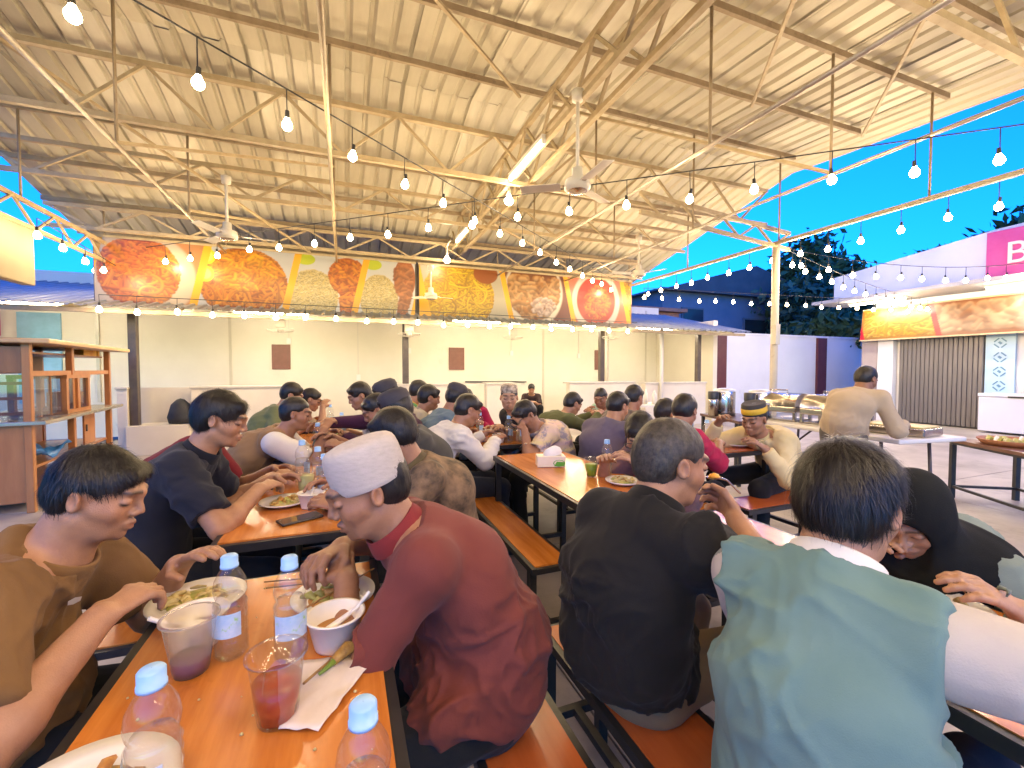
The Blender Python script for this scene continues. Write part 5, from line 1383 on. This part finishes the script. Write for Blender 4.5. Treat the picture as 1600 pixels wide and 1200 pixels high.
# ---- nearest figures
person('man in a brown T-shirt at lower left, eating from a plate', (-.665, 1.225), (-.50, 1.20, 1.072), 0, cloth('brown_tee', (.16, .083, .028), (.20, .108, .04), sc=3), skin=SK1, hair='mid', strands=11000,
       hands=((-.395, 1.315, .845), (-.44, 1.045, .865)), poles=(None, (-.2, -1, -.45)), look=-4, pitch=-.30, trousers=K_black, res=.0066, hres=.0036, fold=.007, curls=([.25, .3, .35, .4], [.55, .6, .65, .7]), seed=3, build=1.04, jaw=1.03,
       palms=((0, 0, -1), (.2, .6, -.7)), stubble=.15, logo=True, neck=.140, hs=.87)
person('man in a maroon shirt and white skullcap bending over his food', (.325, 1.04), (.05, 1.05, 1.065), 180, cloth('maroon', (.145, .034, .024), (.19, .047, .033), sc=3, rough=.8), skin=SK2, hair='short', strands=2600,
       hands=((.0, 1.12, .825), (-.01, 1.235, .865)), poles=((.05, -.75, -.42), (-.2, .9, -.5)), look=183, pitch=-.33, trousers=K_black, sleeve='half', res=.0066, hres=.0036, fold=.008, curls=(.5, [.75, .7, .65, .6]), seed=5, build=.92, belly=.025, lap=.12, cap='kufi', stubble=.3,
       palms=(None, (0, -.3, -1)), hem=.02, jaw=1.04, hs=.94, neck=.128, collar=cloth('maroon_collar', (.22, .027, .025)))
person('man in a black shirt lifting a spoon to his mouth, seen from behind', (.735, .97), (.79, .90, 1.10), 12, cloth('black_shirt', (.010, .009, .008), (.016, .0145, .012), sc=3), skin=SK1, hair='short', hairm=M_hairg, strands=7000,
       hands=((1.10, 1.08, .80), (1.005, .885, .925)), poles=(None, (.7, -.55, -.8)), look=-8, pitch=-.18, trousers=K_khaki, res=.0066, hres=.0038, fold=.007, curls=(.4, [.8, .85, .9, .95]), seed=8, build=1.02, belly=.02, stubble=.2, hem=.0, palms=(None, (-.7, .5, .1)), neck=.132, collar=cloth('black_collar', (.010, .009, .008)))
person('man in a mint green knit vest with cream sleeves, back to the camera', (.775, .47), (.845, .505, 1.10), 14, cloth('mint_vest', (.12, .205, .175), (.16, .25, .215), sc=4, bump=(500, .12)), skin=SK1, hair='bowl', strands=11000,
       hands=((1.08, .72, .80), (1.17, .24, .80)), poles=((.6, .1, -1), (.2, -1, .12)), look=8, pitch=-.22, trousers=K_jeans, sleeve='half', vest=cloth('cream_sleeve', (.46, .40, .32), (.52, .46, .38), sc=4), res=.0066, hres=.004, fold=.007, seed=12, build=.90, collar=K_white, belly=.02, hem=.03, neck=.13, hs=.95, stripe=cloth('sleeve_band', (.16, .18, .15), (.26, .28, .24), sc=60))
person('woman in a black veil bending over the table at right', (1.75, .80), (1.42, .69, .945), 182, cloth('sage_blouse', (.17, .21, .17), (.21, .25, .2)), skin=SK3, hair='none', hands=((1.40, .48, .80), (1.38, .80, .80)), look=190, pitch=-.55, trousers=K_black, sleeve='long', res=.01, hres=.0045, seed=15, extra='hijab', build=.86, hs=.88)
person('young man in a navy polo shirt eating beside the phone table', (-.72, 2.12), (-.478, 2.11, 1.135), 0, cloth('navy_polo', (.013, .014, .022), (.022, .023, .033)), skin=SK1, hair='thick', strands=5000, hands=((-.30, 2.28, .83), (-.335, 2.06, .84)), poles=(None, (-.1, -1, -.6)), pitch=-.25, trousers=K_black, res=.009, hres=.0045, seed=18, collar=cloth('navy_collar', (.012, .013, .02)), curls=(.4, .6), build=1.0)
# ---- left row
person('person in a dark red shirt mostly hidden behind the navy polo', (-.76, 2.52), (-.56, 2.53, 1.09), 0, cloth('dark_red', (.20, .018, .024)), skin=SK2, trousers=K_black, res=.013, hres=.007, seed=20)
person('man in a brown vest with white sleeves eating with his hand', (-.72, 3.28), (-.30, 3.22, 1.045), 0, cloth('tan_vest', (.26, .15, .065), (.31, .19, .09)), skin=SK2, vest=K_white, hands=((-.12, 3.42, .86), (-.13, 3.2, .93)), pitch=-.15, trousers=K_khaki, res=.012, hres=.0055, seed=22, hair='short', build=1.12, curls=(.5, .7))
person('man with thick dark hair at the far left bench, half hidden', (-.75, 4.45), (-.455, 4.55, 1.10), 0, cloth('olive_tee', (.16, .17, .07)), skin=SK2, hair='thick', trousers=K_black, res=.015, hres=.008, seed=24)
person('man raising a hand to his mouth at the far left bench', (-.72, 4.9), (-.31, 4.83, 1.035), 0, cloth('tan_shirt', (.34, .25, .15)), skin=SK1, hair='mid', hands=(None, (-.2, 4.72, .96)), trousers=K_black, res=.015, hres=.008, seed=26)
person('man in a patterned brown shirt turned away behind the white skullcap', (.41, 1.98), (.195, 1.905, 1.06), 178, mat('cloth_batik', (.035, .028, .016), .85, var=(.26, .16, .08), vscale=16, bump=(220, .1)), skin=SK2, hair='thick', strands=2600, look=150, pitch=-.4, trousers=K_black, res=.010, hres=.005, seed=28, collar=cloth('batik_collar', (.12, .09, .04)), hands=((-.02, 1.82, .80), (-.03, 2.12, .82)))
person('man in a grey shirt and dark knit cap behind the patterned shirt', (.43, 2.58), (.275, 2.565, 1.105), 178, cloth('charcoal', (.055, .053, .045), (.075, .07, .06)), skin=SK2, hair='mid', look=155, trousers=K_black, res=.012, hres=.006, seed=30, cap='dark')
person('man with bowed dark head beside the grey shirt', (.42, 3.16), (.21, 3.12, 1.06), 180, cloth('plum', (.075, .022, .05)), skin=SK2, hair='mid', hands=((.0, 2.98, .84), (-.08, 3.2, .88)), trousers=K_black, res=.013, hres=.007, seed=32, pitch=-.5)
person('man in a plum long-sleeved shirt reaching across the third table', (.44, 3.52), (.30, 3.42, 1.14), 180, cloth('plum_long', (.06, .018, .045)), skin=SK1, sleeve='long', hair='mid', hands=((-.02, 3.4, .84), (-.18, 3.62, .93)), look=165, trousers=K_black, res=.013, hres=.007, seed=34, cap='dark')
person('man in white at the far end of the left row facing left', (.42, 3.98), (.125, 3.92, 1.115), 182, cloth('white_far', (.6, .58, .55)), skin=SK1, hair='thick', trousers=K_black, res=.014, hres=.007, seed=36, look=190)
# ---- middle group
person('man in a white shirt bending over the middle table', (.60, 2.98), (.825, 3.0, 1.05), 4, cloth('white_shirt', (.62, .58, .50), (.70, .66, .58)), skin=SK2, hair='mid', sleeve='long', hands=((1.05, 3.30, .83), (1.06, 3.06, .82)), trousers=K_jeans, pitch=-.4, res=.011, hres=.0055, seed=38, build=1.06)
person('man in a denim shirt and dark cap behind the white shirt', (.66, 3.52), (.89, 3.60, 1.10), 4, cloth('denim', (.10, .16, .21), (.14, .2, .26)), skin=SK2, hair='mid', cap='dark', sleeve='long', look=25, trousers=K_black, res=.013, hres=.007, seed=40)
person('man in a beige short-sleeved shirt with dark hair in profile', (.50, 3.95), (.712, 3.90, 1.085), 2, cloth('beige', (.42, .36, .24), (.48, .42, .3)), skin=SK2, hair='thick', trousers=K_khaki, pitch=-.2, res=.013, hres=.0065, seed=42, collar=cloth('beige_collar', (.45, .39, .27)), hands=((1.0, 4.0, .86), (.95, 3.8, .86)))
person('man in a green and yellow top behind the beige shirt', (.48, 4.5), (.712, 4.44, 1.118), 2, cloth('green_top', (.10, .26, .10)), skin=SK1, hair='mid', trousers=K_black, res=.014, hres=.007, seed=44, collar=cloth('yellow_collar', (.7, .42, .03)), pitch=-.2)
person('person in crimson at the end of the middle table', (1.34, 4.62), (1.16, 4.30, 1.03), 245, cloth('crimson', (.34, .012, .06)), skin=SK2, hair='mid', sleeve='long', trousers=K_black, res=.014, hres=.008, seed=46)
person('man in a dark jacket and patterned cap looking at the camera', (1.70, 3.78), (1.345, 3.55, 1.095), 195, cloth('dark_jacket', (.02, .019, .019)), skin=SK3, hair='short', cap='batik', sleeve='long', look=248, pitch=-.05, trousers=K_black, res=.012, hres=.0055, seed=48, stubble=.5)
person('man in a striped pink and yellow shirt bowed over his bowl', (1.66, 3.24), (1.325, 3.14, .985), 184, None or mat('cloth_stripe', (.62, .40, .40), .85, var=(.66, .56, .22), vscale=5, vstretch=(.25, .25, 4.5), bump=(220, .1), stain=(7, (.22, .20, .26), .50, .56)), skin=SK2, hair='mid', hands=((1.28, 3.05, .88), (1.2, 3.3, .83)), trousers=K_black, pitch=-.75, look=195, sleeve='half', res=.011, hres=.0055, seed=50, build=1.08)
person('boy with glasses bowed over his food facing the camera', (1.74, 1.98), (1.465, 1.90, .995), 186, mat('cloth_check', (.05, .05, .075), .85, var=(.22, .10, .09), vscale=9, bump=(220, .1)), skin=SK3, hair='thick', strands=2400, hands=((1.36, 1.75, .86), (1.30, 1.98, .84)), look=222, pitch=-.55, trousers=K_jeans, res=.010, hres=.005, seed=52, extra='glasses')
# ---- right group
person('man in crimson polo with back turned beside the man in yellow', (1.93, 2.30), (2.12, 2.285, 1.063), 12, cloth('crimson_polo', (.36, .012, .045), (.42, .02, .06)), skin=SK2, hair='mid', hands=((2.5, 2.6, .81), (2.44, 2.30, .82)), pitch=-.4, trousers=K_black, sleeve='half', res=.011, hres=.0055, seed=54, collar=cloth('crimson_collar', (.33, .012, .045)), look=25)
person('person in cream partly hidden behind the crimson polo', (2.10, 2.74), (2.32, 2.70, 1.0), 10, cloth('cream_long', (.58, .5, .36)), skin=SK1, hair='mid', sleeve='long', trousers=K_black, res=.013, hres=.007, seed=56)
person('man in a pale yellow shirt and yellow banded cap eating with a spoon', (3.12, 2.36), (2.735, 2.27, .985), 186, cloth('pale_yellow', (.60, .47, .22), (.67, .54, .29)), skin=SK2, hair='short', cap='peci', sleeve='long', hands=((2.66, 2.12, .80), (2.56, 2.42, .95)), poles=((.5, -.4, -.8), None), pitch=-.22, trousers=K_black, res=.010, hres=.005, seed=58, look=192, collar=cloth('yellow_shirt_collar', (.58, .46, .22)), knee=(0, .12), stubble=.12)
person('man in a grey-purple shirt with back turned', (1.90, 2.92), (2.0, 2.87, 1.052), 25, cloth('grey_purple', (.105, .085, .11), (.135, .11, .14)), skin=SK1, hair='mid', trousers=K_jeans, res=.012, hres=.006, seed=60, look=15, build=1.05)
person('man in a mottled dark shirt right behind the grey-purple shirt', (2.22, 3.36), (2.435, 3.25, 1.085), 20, mat('cloth_mottle', (.06, .05, .05), .85, var=(.22, .17, .14), vscale=22, bump=(220, .1)), skin=SK2, hair='mid', trousers=K_black, res=.014, hres=.007, seed=62)
person('man in an olive long-sleeved top eating at the far right table', (1.88, 3.92), (2.15, 3.86, .995), 4, cloth('olive', (.085, .09, .03), (.11, .115, .045)), skin=SK1, hair='mid', sleeve='long', hands=((2.5, 4.05, .86), (2.46, 3.88, .88)), trousers=K_black, pitch=-.45, res=.013, hres=.0065, seed=64)
person('man in a mint shirt facing left at the far right table', (3.02, 4.42), (2.75, 4.29, 1.012), 196, cloth('mint', (.30, .44, .32), (.36, .5, .38)), skin=SK4, hair='short', sleeve='short', look=222, pitch=-.35, hands=((2.58, 4.08, .86), (2.66, 4.4, .84)), trousers=K_jeans, res=.013, hres=.0065, seed=66)
person('small seated person in dark clothes by the far counter', (4.05, 9.1, .30), (3.93, 8.95, .90), 250, cloth('dark_far', (.05, .03, .028)), skin=SK1, hair='thick', hands=((3.9, 8.7, .62), (3.75, 8.75, .62)), trousers=K_black, res=.018, hres=.010, seed=68)
person('standing man in a beige jacket serving himself at the buffet', (4.02, 2.46, .80), (4.24, 2.42, 1.255), 15, cloth('beige_jacket', (.40, .31, .20), (.46, .36, .24)), skin=SK4, hair='short', sleeve='long', hands=((4.45, 2.66, .90), (4.42, 2.23, .88)), poles=(None, (.0, -.45, -1)), look=-5, pitch=-.45, trousers=K_greyp, stand=True, res=.011, hres=.006, seed=70, build=.98, hem=.03)
# white spoon lifted by the man in black
sp = thing('spoon', 'steel spoon with orange food lifted by the man in the black shirt', 'spoon', (.95, .895, 1.045))
MB().tube([(.075, -.005, -.05), (.03, 0, -.01), (.0, 0, .0)], [.003, .003, .004], 8).build('handle', M_stain, sp, True)
MB().lathe([(.0005, -.006), (.012, -.003), (.016, .002)], 14, (-.018, 0, .002), 1.4, 1).build('bowl', M_stain, sp, True)
MB().lathe([(.0005, -.004), (.013, -.001), (.010, .007), (.0005, .011)], 14, (-.016, 0, .003), 1.3, 1).build('food', mat('orange_bite', (.75, .33, .03), .5), sp, True)
